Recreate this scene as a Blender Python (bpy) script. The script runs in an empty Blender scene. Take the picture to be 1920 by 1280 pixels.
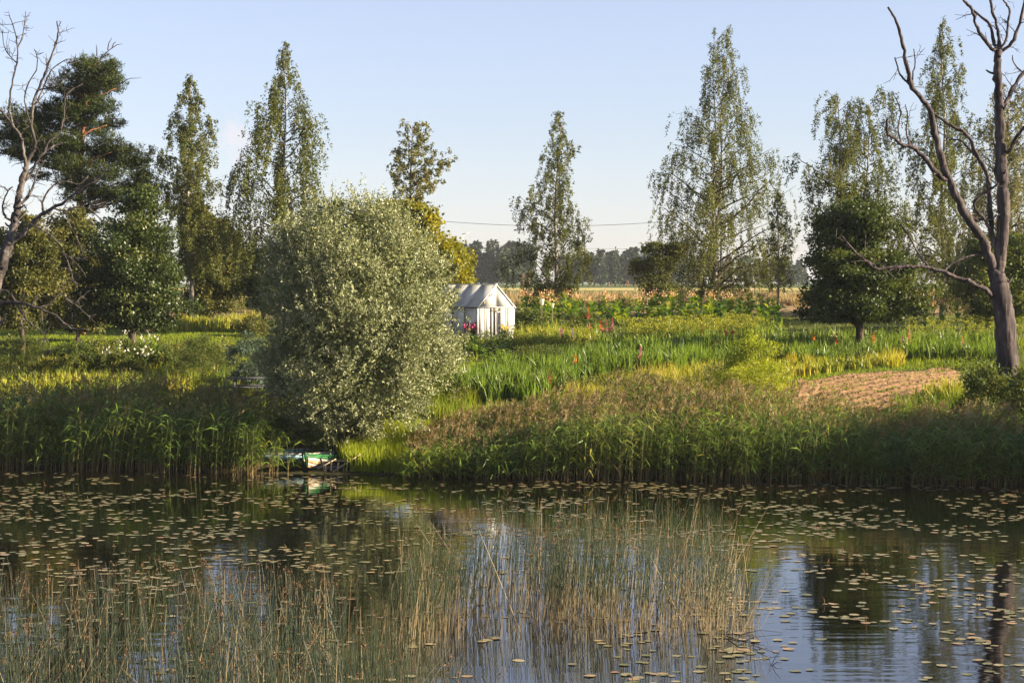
import bpy, math
import numpy as np
from mathutils import Vector, Matrix

R = math.radians
rng = np.random.default_rng(11)
scene = bpy.context.scene
COL = scene.collection

# ------------------------------------------------------------------ camera
CAM_Z, PITCH, F = 6.0, math.atan(110 / 3733.0), 3733.0
cam_data = bpy.data.cameras.new('camera')
cam_data.sensor_width = 36.0
cam_data.lens = 70.0
cam_data.clip_start, cam_data.clip_end = 0.5, 6000.0
cam = bpy.data.objects.new('camera', cam_data)
cam.location = (0, 0, CAM_Z)
cam.rotation_euler = (math.pi / 2 - PITCH, 0, 0)
COL.objects.link(cam)
scene.camera = cam

# ------------------------------------------------------------------ light
SUN_EL, SUN_FRONT = R(20.0), R(8.0)          # sun from the right, a little on the camera's side
SUN_DIR = Vector((math.cos(SUN_EL) * math.cos(SUN_FRONT), -math.cos(SUN_EL) * math.sin(SUN_FRONT), math.sin(SUN_EL)))
world = bpy.data.worlds.new('World')
scene.world = world
world.use_nodes = True
wn, wl = world.node_tree.nodes, world.node_tree.links
wn.clear()
w_out = wn.new('ShaderNodeOutputWorld')
w_bg = wn.new('ShaderNodeBackground')
w_bg.inputs['Strength'].default_value = 0.05
sky = wn.new('ShaderNodeTexSky')
sky.sky_type = 'NISHITA'
sky.sun_disc = False
sky.sun_elevation = SUN_EL
sky.sun_rotation = math.atan2(SUN_DIR.x, SUN_DIR.y)
sky.altitude = 50
sky.air_density = 1.0
sky.dust_density = 0.35
sky.ozone_density = 2.4
# one small evening cloud left of the tall birch plus thin high veil, as parts of the sky itself
tc = wn.new('ShaderNodeTexCoord')
nz = wn.new('ShaderNodeTexNoise')
nz.inputs['Scale'].default_value = 110.0
nz.inputs['Detail'].default_value = 6.0
wl.new(tc.outputs['Generated'], nz.inputs['Vector'])
cd = Vector(((447 - 960) / F, math.cos(PITCH) + 0, (530 - 262) / F)).normalized()
sub = wn.new('ShaderNodeVectorMath'); sub.operation = 'SUBTRACT'
sub.inputs[1].default_value = cd
wl.new(tc.outputs['Generated'], sub.inputs[0])
scl = wn.new('ShaderNodeVectorMath'); scl.operation = 'MULTIPLY'
scl.inputs[1].default_value = (1 / 0.0135, 1 / 0.05, 1 / 0.0115)
wl.new(sub.outputs[0], scl.inputs[0])
ln = wn.new('ShaderNodeVectorMath'); ln.operation = 'LENGTH'
wl.new(scl.outputs[0], ln.inputs[0])
m1 = wn.new('ShaderNodeMath'); m1.operation = 'MULTIPLY_ADD'
m1.inputs[1].default_value = 3.2; m1.inputs[2].default_value = -1.6
wl.new(nz.outputs['Fac'], m1.inputs[0])
m2 = wn.new('ShaderNodeMath'); m2.operation = 'ADD'
wl.new(ln.outputs['Value'], m2.inputs[0]); wl.new(m1.outputs[0], m2.inputs[1])
mr = wn.new('ShaderNodeMapRange')
mr.interpolation_type = 'SMOOTHSTEP'
mr.inputs['From Min'].default_value = 1.25; mr.inputs['From Max'].default_value = 0.15
mr.inputs['To Min'].default_value = 0.0; mr.inputs['To Max'].default_value = 0.5
wl.new(m2.outputs[0], mr.inputs['Value'])
hsv = wn.new('ShaderNodeMix'); hsv.data_type = 'RGBA'; hsv.blend_type = 'MULTIPLY'
hsv.inputs['Factor'].default_value = 1.0
hsv.inputs['B'].default_value = (0.94, 0.915, 1.06, 1)
hs = wn.new('ShaderNodeHueSaturation'); hs.inputs['Saturation'].default_value = 0.66
wl.new(sky.outputs[0], hs.inputs['Color']); wl.new(hs.outputs[0], hsv.inputs['A'])
mix = wn.new('ShaderNodeMix'); mix.data_type = 'RGBA'
mix.inputs['B'].default_value = (5.2, 4.7, 4.9, 1)
wl.new(mr.outputs[0], mix.inputs['Factor'])
wl.new(hsv.outputs['Result'], mix.inputs['A'])
wl.new(mix.outputs['Result'], w_bg.inputs['Color'])
wl.new(w_bg.outputs[0], w_out.inputs['Surface'])

sun_data = bpy.data.lights.new('sun', 'SUN')
sun_data.energy = 5.0
sun_data.angle = R(0.5)
sun_data.color = (1.0, 0.84, 0.60)
sun = bpy.data.objects.new('sun', sun_data)
sun.rotation_euler = SUN_DIR.to_track_quat('Z', 'Y').to_euler()
sun.location = (60, -20, 40)
COL.objects.link(sun)

scene.view_settings.view_transform = 'Standard'
scene.view_settings.look = 'None'
scene.view_settings.gamma = 1.0
scene.view_settings.use_curve_mapping = False
scene.view_settings.exposure = 1.92
scene.render.engine = 'CYCLES'
cy = scene.cycles
cy.max_bounces, cy.diffuse_bounces, cy.glossy_bounces, cy.transmission_bounces, cy.transparent_max_bounces = 5, 2, 3, 3, 4
cy.caustics_reflective = cy.caustics_refractive = False
cy.sample_clamp_indirect = 4.0

# ------------------------------------------------------------------ pixel <-> place
CP, SP = math.cos(PITCH), math.sin(PITCH)

def ray(px, py):
    u = (np.asarray(px, float) - 960) / F
    v = (640 - np.asarray(py, float)) / F
    dy = CP + v * SP
    return u / dy, (-SP + v * CP) / dy         # per metre of depth

def at(px, py, d):
    a, b = ray(px, py)
    return np.array([a * d, float(d), CAM_Z + b * d])

SHZ = np.array([[-400, 4.0], [-66, 4.0], [-50, -1.0], [-30, -1.4], [-3, -0.5], [0, 0.0], [2, 0.28], [7, 1.0], [14, 2.0],
                [24, 2.9], [34, 3.4], [49, 3.9], [69, 4.3], [139, 4.85], [5000, 4.85]])

def ground(x, y):
    x = np.asarray(x, float); y = np.asarray(y, float)
    s = y - (61.2 - 0.174 * np.clip(x, -60, 60))
    z = np.interp(s, SHZ[:, 0], SHZ[:, 1])
    w = np.clip((s - 1) / 4, 0, 1) * np.clip((200 - s) / 80, 0, 1)
    return z + w * (0.05 * np.sin(x * 0.9 + y * 0.35) + 0.06 * np.sin(y * 0.55 - x * 0.23 + 1.3))

def shore(x):
    return 61.2 - 0.174 * x

_D = np.concatenate([np.arange(56, 130, 0.25), np.arange(130, 400, 2.0)])

def on_ground(px, py):
    """the ground points that the given photo points look at; arrays in, (N,3) out"""
    px = np.atleast_1d(np.asarray(px, float)); py = np.atleast_1d(np.asarray(py, float))
    a, b = ray(px, py)
    X = a[:, None] * _D; Z = CAM_Z + b[:, None] * _D
    hit = Z <= ground(X, np.broadcast_to(_D, X.shape))
    i = np.where(hit.any(1), hit.argmax(1), len(_D) - 1)
    d = _D[i]
    x = a * d
    return np.stack([x, d, ground(x, d)], 1)

def g1(px, py):
    return on_ground(px, py)[0]

def in_poly(px, py, poly):
    poly = np.asarray(poly, float); n = len(poly); ins = np.zeros(len(px), bool)
    for i in range(n):
        x1, y1 = poly[i]; x2, y2 = poly[(i + 1) % n]
        c = ((y1 > py) != (y2 > py)) & (px < (x2 - x1) * (py - y1) / (y2 - y1 + 1e-9) + x1)
        ins ^= c
    return ins

def sample_poly(poly, n):
    poly = np.asarray(poly, float); lo, hi = poly.min(0), poly.max(0)
    out = np.zeros((0, 2))
    while len(out) < n:
        p = lo + rng.random((n * 2, 2)) * (hi - lo)
        out = np.concatenate([out, p[in_poly(p[:, 0], p[:, 1], poly)]])
    return out[:n]

# ------------------------------------------------------------------ mesh building
def nrm(v):
    return v / (np.linalg.norm(v, axis=-1, keepdims=True) + 1e-9)

class MB:
    def __init__(self):
        self.V, self.T, self.F, self.n = [], [], [], 0

    def add(self, V, faces, tint=0.5, mat=0):
        V = np.asarray(V, float).reshape(-1, 3)
        self.V.append(V)
        self.T.append(np.broadcast_to(np.asarray(tint, float), (len(V),)).copy())
        if not isinstance(faces, list):
            faces = [faces]
        for f in faces:
            f = np.asarray(f, np.int64)
            if len(f):
                self.F.append((f + self.n, mat))
        self.n += len(V)

    def mesh(self, name, mats, smooth=False):
        me = bpy.data.meshes.new(name)
        V = np.concatenate(self.V); T = np.concatenate(self.T)
        me.vertices.add(len(V)); me.vertices.foreach_set('co', V.astype(np.float32).ravel())
        tot = sum(f.size for f, _ in self.F); npol = sum(len(f) for f, _ in self.F)
        me.loops.add(tot); me.polygons.add(npol)
        me.loops.foreach_set('vertex_index', np.concatenate([f.ravel() for f, _ in self.F]).astype(np.int32))
        ls = np.concatenate([np.full(len(f), f.shape[1]) for f, _ in self.F])
        st = np.concatenate([[0], np.cumsum(ls)[:-1]])
        me.polygons.foreach_set('loop_start', st.astype(np.int32))
        me.polygons.foreach_set('material_index', np.concatenate([np.full(len(f), m) for f, m in self.F]).astype(np.int32))
        if smooth:
            me.polygons.foreach_set('use_smooth', np.ones(npol, bool))
        a = me.attributes.new('tint', 'FLOAT', 'POINT')
        a.data.foreach_set('value', T.astype(np.float32))
        me.update(calc_edges=True)
        for m in (mats if isinstance(mats, (list, tuple)) else [mats]):
            me.materials.append(m)
        return me

    def build(self, name, mats, parent=None, smooth=False, **props):
        return link(name, self.mesh(name, mats, smooth), parent, **props)

def link(name, me, parent=None, loc=None, rot=None, **props):
    o = bpy.data.objects.new(name, me)
    COL.objects.link(o)
    if parent is not None:
        o.parent = parent
    if loc is not None:
        o.location = loc
    if rot is not None:
        o.rotation_euler = rot
    for k, v in props.items():
        if v is not None:
            o[k] = v
    return o

def thing(name, label, cat, loc=(0, 0, 0), rz=0.0, group=None):
    return link(name, None, None, loc, (0, 0, rz), label=label, category=cat, group=group)

def copy_thing(o, kids, loc, rz, label=None, scale=1.0):
    r = o.copy(); COL.objects.link(r)
    r.location = loc; r.rotation_euler = (0, 0, rz); r.scale = (scale,) * 3
    if label:
        r['label'] = label
    for k in kids:
        c = k.copy(); COL.objects.link(c); c.parent = r
    return r

def tubes(P, Rad, S=5, cap=True):
    """P (N,K,3), Rad (N,K): N tubes of K rings of S points"""
    P = np.asarray(P, float); Rad = np.asarray(Rad, float)
    if P.ndim == 2:
        P = P[None]; Rad = Rad[None]
    N, K, _ = P.shape
    T = np.empty_like(P)
    T[:, 1:-1] = P[:, 2:] - P[:, :-2]; T[:, 0] = P[:, 1] - P[:, 0]; T[:, -1] = P[:, -1] - P[:, -2]
    T = nrm(T)
    ref = np.where(np.abs(T[..., 2:3]) < 0.9, np.array([0, 0, 1.0]), np.array([1.0, 0, 0]))
    main = nrm((P[:, -1] - P[:, 0]))[:, None, :]
    ref = np.where(np.abs(main[..., 2:3]) < 0.8, np.array([0, 0, 1.0]), np.array([1.0, 0.13, 0])) + 0 * T
    U = nrm(np.cross(T, ref)); W = np.cross(T, U)
    an = np.arange(S) * 2 * np.pi / S
    V = P[:, :, None, :] + Rad[:, :, None, None] * (np.cos(an)[:, None] * U[:, :, None, :] + np.sin(an)[:, None] * W[:, :, None, :])
    n = np.arange(N)[:, None, None] * K * S; k = np.arange(K - 1)[None, :, None] * S; s = np.arange(S)[None, None, :]
    s2 = (s + 1) % S
    Q = np.stack([n + k + s, n + k + s2, n + k + S + s2, n + k + S + s], -1).reshape(-1, 4)
    fs = [Q]
    if cap:
        e = (np.arange(N)[:, None] * K + K - 1) * S + np.arange(S)[None]
        fs.append(e)
    return V.reshape(-1, 3), fs

def ribbons(P, Wd, side):
    """P (N,K,3), Wd (N,K) half widths, side (N,3)"""
    N, K, _ = P.shape
    A = P - Wd[..., None] * side[:, None, :]; B = P + Wd[..., None] * side[:, None, :]
    V = np.stack([A, B], 2).reshape(-1, 3)
    n = np.arange(N)[:, None] * K * 2; k = np.arange(K - 1)[None] * 2
    b = (n + k).reshape(-1)
    return V, np.stack([b, b + 1, b + 3, b + 2], 1)

def diamonds(C, D, L, W, fold=0.15):
    """leaf shaped quads from C along D"""
    N = len(C)
    Rv = rng.normal(size=(N, 3))
    S = nrm(np.cross(D, Rv)); Nn = np.cross(D, S)
    L = np.broadcast_to(L, (N,))[:, None]; W = np.broadcast_to(W, (N,))[:, None]
    mid = C + D * L * 0.45 + Nn * W * fold
    V = np.stack([C, mid + S * W * 0.5, C + D * L, mid - S * W * 0.5], 1).reshape(-1, 3)
    return V, np.arange(N * 4).reshape(-1, 4)

def slivers(C, D, L, W):
    """narrow three-cornered leaves and needles"""
    N = len(C)
    S = nrm(np.cross(D, rng.normal(size=(N, 3))))
    L = np.broadcast_to(L, (N,))[:, None]; W = np.broadcast_to(W, (N,))[:, None]
    V = np.stack([C - S * W * .5, C + S * W * .5 + D * L * .25, C + D * L], 1).reshape(-1, 3)
    return V, np.arange(N * 3).reshape(-1, 3)

def box(c, s, rot=None):
    v = np.array([[x, y, z] for x in (-.5, .5) for y in (-.5, .5) for z in (-.5, .5)]) * np.array(s)
    if rot is not None:
        v = v @ np.array(rot).T
    f = np.array([[0, 1, 3, 2], [4, 6, 7, 5], [0, 4, 5, 1], [2, 3, 7, 6], [0, 2, 6, 4], [1, 5, 7, 3]])
    return v + np.array(c), f

def beam(p, q, w, h, up=(0, 0, 1)):
    """box beam between two points"""
    p = np.array(p, float); q = np.array(q, float)
    x = q - p; L = np.linalg.norm(x); x = x / L
    y = np.cross(np.array(up, float), x)
    y = y / (np.linalg.norm(y) + 1e-9); z = np.cross(x, y)
    return box((p + q) / 2, (L, w, h), np.stack([x, y, z], 1))

# ------------------------------------------------------------------ materials
def newmat(name):
    m = bpy.data.materials.new(name); m.use_nodes = True
    n, l = m.node_tree.nodes, m.node_tree.links
    n.clear()
    out = n.new('ShaderNodeOutputMaterial')
    return m, n, l, out

def ramp(n, stops):
    r = n.new('ShaderNodeValToRGB')
    e = r.color_ramp.elements
    while len(e) < len(stops):
        e.new(0.5)
    for i, (p, c) in enumerate(stops):
        e[i].position = p; e[i].color = (*c, 1)
    return r

def leafmat(name, stops, trans=0.35, rough=0.55, spec=0.2, tcol=(1.25, 1.2, 0.55)):
    m, n, l, out = newmat(name)
    at_ = n.new('ShaderNodeAttribute'); at_.attribute_name = 'tint'
    r = ramp(n, stops); l.new(at_.outputs['Fac'], r.inputs['Fac'])
    b = n.new('ShaderNodeBsdfPrincipled')
    b.inputs['Roughness'].default_value = rough
    b.inputs['Specular IOR Level'].default_value = spec
    l.new(r.outputs['Color'], b.inputs['Base Color'])
    if trans > 0:
        t = n.new('ShaderNodeBsdfTranslucent')
        mu = n.new('ShaderNodeMix'); mu.data_type = 'RGBA'; mu.blend_type = 'MULTIPLY'
        mu.inputs['Factor'].default_value = 1.0; mu.inputs['B'].default_value = (*tcol, 1)
        l.new(r.outputs['Color'], mu.inputs['A']); l.new(mu.outputs['Result'], t.inputs['Color'])
        ms = n.new('ShaderNodeMixShader'); ms.inputs['Fac'].default_value = trans
        l.new(b.outputs[0], ms.inputs[1]); l.new(t.outputs[0], ms.inputs[2])
        l.new(ms.outputs[0], out.inputs['Surface'])
    else:
        l.new(b.outputs[0], out.inputs['Surface'])
    return m

def noisemat(name, stops, scale=3.0, stretch=(1, 1, 1), rough=0.85, spec=0.2, bump=0.0, detail=5, coord='Object', thr=None):
    m, n, l, out = newmat(name)
    tc = n.new('ShaderNodeTexCoord'); mp = n.new('ShaderNodeMapping')
    mp.inputs['Scale'].default_value = stretch
    l.new(tc.outputs[coord], mp.inputs['Vector'])
    nz = n.new('ShaderNodeTexNoise'); nz.inputs['Scale'].default_value = scale; nz.inputs['Detail'].default_value = detail
    l.new(mp.outputs[0], nz.inputs['Vector'])
    r = ramp(n, stops); l.new(nz.outputs['Fac'], r.inputs['Fac'])
    b = n.new('ShaderNodeBsdfPrincipled')
    b.inputs['Roughness'].default_value = rough; b.inputs['Specular IOR Level'].default_value = spec
    l.new(r.outputs['Color'], b.inputs['Base Color'])
    if bump:
        bp = n.new('ShaderNodeBump'); bp.inputs['Strength'].default_value = bump; bp.inputs['Distance'].default_value = 0.05
        l.new(nz.outputs['Fac'], bp.inputs['Height']); l.new(bp.outputs[0], b.inputs['Normal'])
    l.new(b.outputs[0], out.inputs['Surface'])
    return m

M = {}
M['birch'] = leafmat('birch_leaf', [(0, (.05, .064, .014)), (.6, (.10, .115, .026)), (1, (.18, .17, .04))], .40, spec=.22)
M['birch_light'] = leafmat('young_birch_leaf', [(0, (.09, .10, .035)), (1, (.21, .19, .07))], .36, spec=.22)
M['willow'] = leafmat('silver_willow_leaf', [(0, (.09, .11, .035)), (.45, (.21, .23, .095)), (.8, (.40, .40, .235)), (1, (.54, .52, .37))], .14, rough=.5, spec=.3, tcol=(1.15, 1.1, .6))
M['apple'] = leafmat('apple_leaf', [(0, (.025, .042, .008)), (.7, (.055, .078, .014)), (1, (.14, .14, .025))], .36, rough=.45, spec=.28)
M['dark_tree'] = leafmat('dark_tree_leaf', [(0, (.025, .042, .008)), (.7, (.052, .075, .015)), (1, (.14, .145, .04))], .28, rough=.45, spec=.28)
M['olive_tree'] = leafmat('olive_tree_leaf', [(0, (.06, .07, .018)), (.7, (.12, .12, .028)), (1, (.24, .2, .05))], .33)
M['maple'] = leafmat('maple_leaf', [(0, (.09, .10, .008)), (.6, (.2, .19, .012)), (1, (.36, .3, .02))], .38)
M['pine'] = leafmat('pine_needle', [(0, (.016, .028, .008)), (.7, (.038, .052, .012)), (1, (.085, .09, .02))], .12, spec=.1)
M['forest'] = leafmat('forest_needle', [(0, (.025, .045, .03)), (.7, (.05, .07, .035)), (1, (.09, .10, .05))], .1)
M['yellow_bush'] = leafmat('yellow_bush_leaf', [(0, (.16, .15, .015)), (1, (.38, .28, .02))], .35)
M['sallow'] = leafmat('sallow_leaf', [(0, (.13, .18, .012)), (.6, (.27, .31, .02)), (1, (.44, .43, .05))], .4)
M['green_bush'] = leafmat('green_bush_leaf', [(0, (.04, .065, .012)), (.6, (.09, .115, .02)), (1, (.19, .19, .04))], .3)
M['blue_bush'] = leafmat('blue_bush_leaf', [(0, (.045, .075, .05)), (1, (.12, .16, .10))], .25)
M['sword'] = leafmat('sword_leaf', [(0, (.07, .13, .012)), (.5, (.15, .22, .02)), (.75, (.32, .30, .03)), (1, (.50, .38, .06))], .4, rough=.4, spec=.4)
M['grass'] = leafmat('grass_blade', [(0, (.08, .13, .008)), (.5, (.19, .23, .014)), (.8, (.32, .30, .03)), (1, (.46, .36, .12))], .42)
M['tan_grass'] = leafmat('dry_grass', [(0, (.20, .16, .065)), (.6, (.32, .235, .12)), (1, (.42, .31, .19))], .3)
M['bright_grass'] = leafmat('bright_grass', [(0, (.14, .22, .008)), (1, (.32, .34, .02))], .45)
M['reed_leaf'] = leafmat('reed_leaf', [(0, (.06, .11, .018)), (.55, (.13, .21, .026)), (.85, (.28, .32, .05)), (1, (.48, .38, .14))], .38, rough=.4, spec=.4)
M['reed_stem'] = leafmat('reed_stem', [(0, (.2, .13, .05)), (.4, (.14, .13, .04)), (1, (.09, .12, .03))], 0)
M['reed_plume'] = leafmat('reed_plume', [(0, (.11, .082, .032)), (.6, (.22, .165, .075)), (1, (.42, .30, .17))], .3)
M['rush'] = leafmat('bulrush_stem', [(0, (.22, .165, .09)), (.22, (.15, .115, .055)), (.42, (.024, .036, .012)), (.94, (.014, .026, .009)), (1, (.09, .05, .02))], 0, rough=.4, spec=.4)
M['rush_dry'] = leafmat('dry_bulrush_stem', [(0, (.16, .11, .06)), (1, (.34, .27, .16))], 0, rough=.5)
M['tassel'] = leafmat('bulrush_tassel', [(0, (.05, .026, .012)), (1, (.14, .075, .035))], .2)
M['bigleaf'] = leafmat('broad_leaf', [(0, (.06, .13, .01)), (.6, (.13, .22, .014)), (1, (.30, .32, .04))], .42, rough=.4, spec=.4)
M['bigleaf_yellow'] = leafmat('yellowing_broad_leaf', [(0, (.2, .24, .02)), (1, (.5, .45, .06))], .42)
M['cabbage'] = leafmat('cabbage_leaf', [(0, (.025, .06, .035)), (1, (.06, .11, .06))], .15)
M['plume'] = leafmat('peach_plume', [(0, (.45, .24, .12)), (.5, (.62, .38, .18)), (1, (.72, .48, .34))], .3)
M['dill'] = leafmat('dill_umbel', [(0, (.12, .16, .015)), (1, (.34, .31, .03))], .35)
M['white_flower'] = leafmat('white_petal', [(0, (.6, .58, .5)), (1, (.8, .78, .72))], .3)
M['pink_flower'] = leafmat('pink_petal', [(0, (.55, .03, .14)), (.5, (.65, .06, .25)), (1, (.75, .3, .42))], .3, tcol=(1, 1, 1))
M['yellow_flower'] = leafmat('yellow_petal', [(0, (.7, .5, .03)), (1, (.8, .62, .1))], .3)
for nm, c in (('red', (.7, .05, .03)), ('orange', (.8, .22, .02)), ('salmon', (.75, .2, .14)), ('pink', (.75, .10, .25)), ('magenta', (.5, .03, .3)),
              ('lilac', (.5, .25, .6)), ('violet', (.12, .06, .35)), ('dark_red', (.32, .04, .03))):
    M[nm] = leafmat(nm + '_gladiolus_petal', [(0, c), (1, tuple(min(.85, v * 1.25 + .02) for v in c))], .3, tcol=(1, 1, 1))
M['birch_bark'] = noisemat('birch_bark', [(.40, (.045, .04, .035)), (.52, (.22, .19, .16)), (1, (.42, .37, .31))], 5, (1, 1, .3), .85)
M['bark'] = noisemat('brown_bark', [(.3, (.03, .022, .016)), (.7, (.10, .075, .055))], 14, (1, 1, .25), .9, bump=.6)
M['pine_bark'] = noisemat('pine_bark', [(.3, (.16, .07, .03)), (.7, (.32, .16, .08))], 10, (1, 1, .3), .9, bump=.5)
M['dead_dark'] = noisemat('weathered_dead_wood', [(.32, (.02, .015, .016)), (.5, (.052, .04, .04)), (.68, (.12, .094, .09)), (.8, (.24, .21, .2))], 7, (1, 1, .16), .85, bump=1.0, detail=9)
M['dead_pale'] = noisemat('bleached_dead_wood', [(.34, (.022, .018, .018)), (.52, (.055, .046, .043)), (.72, (.16, .14, .125))], 5, (1, 1, .25), .8, bump=.6)
M['grey_wood'] = noisemat('grey_wood', [(.3, (.05, .05, .055)), (.7, (.13, .13, .14))], 9, (.2, 1, 1), .8, bump=.3)
M['plank'] = noisemat('weathered_plank', [(.3, (.22, .17, .10)), (.7, (.46, .38, .25))], 12, (.25, 1, 1), .8, bump=.3)
M['rot'] = noisemat('rotten_black_wood', [(.3, (.006, .006, .007)), (.7, (.03, .027, .025))], 12, (1, 1, 1), .9, bump=.6)
M['metal'] = noisemat('dull_metal', [(.3, (.2, .2, .21)), (.7, (.34, .34, .35))], 4, rough=.5)
# ------------------------------------------------------------------ the setting
def grid_mesh(name, xs, ys, zf, mats):
    X, Y = np.meshgrid(xs, ys)
    Z = zf(X, Y)
    nx, ny = len(xs), len(ys)
    i = (np.arange(ny - 1)[:, None] * nx + np.arange(nx - 1)[None]).ravel()
    b = MB(); b.add(np.stack([X, Y, Z], -1), np.stack([i, i + 1, i + nx + 1, i + nx], 1))
    return b.build(name, mats, smooth=True, kind='structure')

def ground_material():
    m, n, l, out = newmat('meadow_ground')
    g = n.new('ShaderNodeNewGeometry'); sp = n.new('ShaderNodeSeparateXYZ')
    l.new(g.outputs['Position'], sp.inputs[0])
    nz = n.new('ShaderNodeTexNoise'); nz.inputs['Scale'].default_value = .5; nz.inputs['Detail'].default_value = 8
    l.new(g.outputs['Position'], nz.inputs['Vector'])
    wob = n.new('ShaderNodeMath'); wob.operation = 'MULTIPLY_ADD'; wob.inputs[1].default_value = 14; wob.inputs[2].default_value = -7
    l.new(nz.outputs['Fac'], wob.inputs[0])
    nz2 = n.new('ShaderNodeTexNoise'); nz2.inputs['Scale'].default_value = .04; nz2.inputs['Detail'].default_value = 3
    l.new(g.outputs['Position'], nz2.inputs['Vector'])
    ad = n.new('ShaderNodeMath'); ad.operation = 'ADD'
    l.new(sp.outputs['Y'], ad.inputs[0]); l.new(wob.outputs[0], ad.inputs[1])
    mr = n.new('ShaderNodeMapRange'); mr.inputs['From Min'].default_value = 50; mr.inputs['From Max'].default_value = 450
    l.new(ad.outputs[0], mr.inputs['Value'])
    f = lambda y: (y - 50) / 400.0
    r = ramp(n, [(f(52), (.03, .026, .016)), (f(66), (.035, .035, .012)), (f(74), (.055, .07, .014)), (f(112), (.08, .09, .02)),
                 (f(122), (.25, .18, .10)), (f(160), (.27, .19, .11)), (f(166), (.11, .14, .03)), (f(184), (.11, .14, .03)),
                 (f(190), (.035, .04, .05)), (f(240), (.04, .045, .055)), (f(252), (.10, .14, .03)), (f(300), (.12, .15, .03)),
                 (f(318), (.42, .36, .14)), (f(430), (.40, .34, .14)), (1, (.07, .10, .02))])
    l.new(mr.outputs[0], r.inputs['Fac'])
    nz3 = n.new('ShaderNodeTexNoise'); nz3.inputs['Scale'].default_value = 2.5; nz3.inputs['Detail'].default_value = 6
    l.new(g.outputs['Position'], nz3.inputs['Vector'])
    r3 = ramp(n, [(.3, (.6, .6, .6)), (.7, (1.35, 1.3, 1.2))]); l.new(nz3.outputs['Fac'], r3.inputs['Fac'])
    mu = n.new('ShaderNodeMix'); mu.data_type = 'RGBA'; mu.blend_type = 'MULTIPLY'; mu.inputs['Factor'].default_value = 1
    l.new(r.outputs['Color'], mu.inputs['A']); l.new(r3.outputs['Color'], mu.inputs['B'])
    b = n.new('ShaderNodeBsdfPrincipled'); b.inputs['Roughness'].default_value = .95; b.inputs['Specular IOR Level'].default_value = .1
    l.new(mu.outputs['Result'], b.inputs['Base Color'])
    l.new(b.outputs[0], out.inputs['Surface'])
    return m

def water_material():
    m, n, l, out = newmat('lake_water')
    g = n.new('ShaderNodeNewGeometry')
    hs = []
    for sc, stretch, k in ((1.0, (.5, 1.6, 1), .6), (4.5, (.45, 1.5, 1), .3), (13.0, (.5, 1.3, 1), .10)):
        mp = n.new('ShaderNodeMapping'); mp.inputs['Scale'].default_value = stretch
        l.new(g.outputs['Position'], mp.inputs['Vector'])
        nz = n.new('ShaderNodeTexNoise'); nz.inputs['Scale'].default_value = sc; nz.inputs['Detail'].default_value = 2
        l.new(mp.outputs[0], nz.inputs['Vector'])
        mu = n.new('ShaderNodeMath'); mu.operation = 'MULTIPLY'; mu.inputs[1].default_value = k / sc
        l.new(nz.outputs['Fac'], mu.inputs[0]); hs.append(mu)
    a1 = n.new('ShaderNodeMath'); a1.operation = 'ADD'
    l.new(hs[0].outputs[0], a1.inputs[0]); l.new(hs[1].outputs[0], a1.inputs[1])
    a2 = n.new('ShaderNodeMath'); a2.operation = 'ADD'
    l.new(a1.outputs[0], a2.inputs[0]); l.new(hs[2].outputs[0], a2.inputs[1])
    bp = n.new('ShaderNodeBump'); bp.inputs['Strength'].default_value = 1.0; bp.inputs['Distance'].default_value = WATER_BUMP
    l.new(a2.outputs[0], bp.inputs['Height'])
    b = n.new('ShaderNodeBsdfPrincipled')
    b.inputs['Base Color'].default_value = (.004, .004, .002, 1)
    b.inputs['Roughness'].default_value = .03
    b.inputs['IOR'].default_value = 1.5
    b.inputs['Specular IOR Level'].default_value = 0.95
    l.new(bp.outputs[0], b.inputs['Normal'])
    l.new(b.outputs[0], out.inputs['Surface'])
    return m

WATER_BUMP = 0.011
xs = np.concatenate([[-1500, -700, -350, -200, -120, -80, -60], np.arange(-48, 49, 1.0), [60, 80, 120, 200, 350, 700, 1500]])
ys = np.concatenate([[-400, -100, -60, -40, -20, -8, -4, 0, 4, 10, 20, 35, 48], np.arange(54, 126, 1.0), np.arange(128, 200, 6.0), [220, 260, 330, 450, 600, 900, 1500, 3500]])
grid_mesh('ground', xs, ys, ground, ground_material())
wb = MB(); wb.add([[-1500, -60, 0], [1500, -60, 0], [1500, 70, 0], [-1500, 70, 0]], np.array([[0, 1, 2, 3]]))
wb.build('lake_water', water_material(), kind='structure')

# ploughed plot: real furrows
TL, TR, BR, BL = g1(1462, 716), g1(1812, 683), g1(1835, 752), g1(1450, 806)
nu, nv = 150, 110
u, v = np.meshgrid(np.linspace(0, 1, nu), np.linspace(0, 1, nv))
PX = (1 - v)[..., None] * ((1 - u)[..., None] * TL + u[..., None] * TR) + v[..., None] * ((1 - u)[..., None] * BL + u[..., None] * BR)
def vnoise(x, y, s, seed):
    r_ = np.random.default_rng(seed); G = r_.random((64, 64))
    x = x * s; y = y * s; xi = np.floor(x).astype(int); yi = np.floor(y).astype(int); fx = x - xi; fy = y - yi
    fx = fx * fx * (3 - 2 * fx); fy = fy * fy * (3 - 2 * fy)
    g = lambda i, j: G[i % 64, j % 64]
    return (g(xi, yi) * (1 - fx) + g(xi + 1, yi) * fx) * (1 - fy) + (g(xi, yi + 1) * (1 - fx) + g(xi + 1, yi + 1) * fx) * fy
e = np.minimum(np.minimum(u, 1 - u), np.minimum(v, 1 - v)) * 9 + (vnoise(PX[..., 0], PX[..., 1], 1.2, 3) - .5) * .8
e = np.clip(e, 0, 1)
fur = .062 * np.sin((v + .33 * u) * 2 * np.pi * 10 + .5 * np.sin(u * 5)) + .025 * (vnoise(PX[..., 0], PX[..., 1], 5, 4) - .5) + .03 * (vnoise(PX[..., 0], PX[..., 1], 11, 5) - .5)
PX[..., 2] = ground(PX[..., 0], PX[..., 1]) - .10 + e * (.15 + fur)
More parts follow.
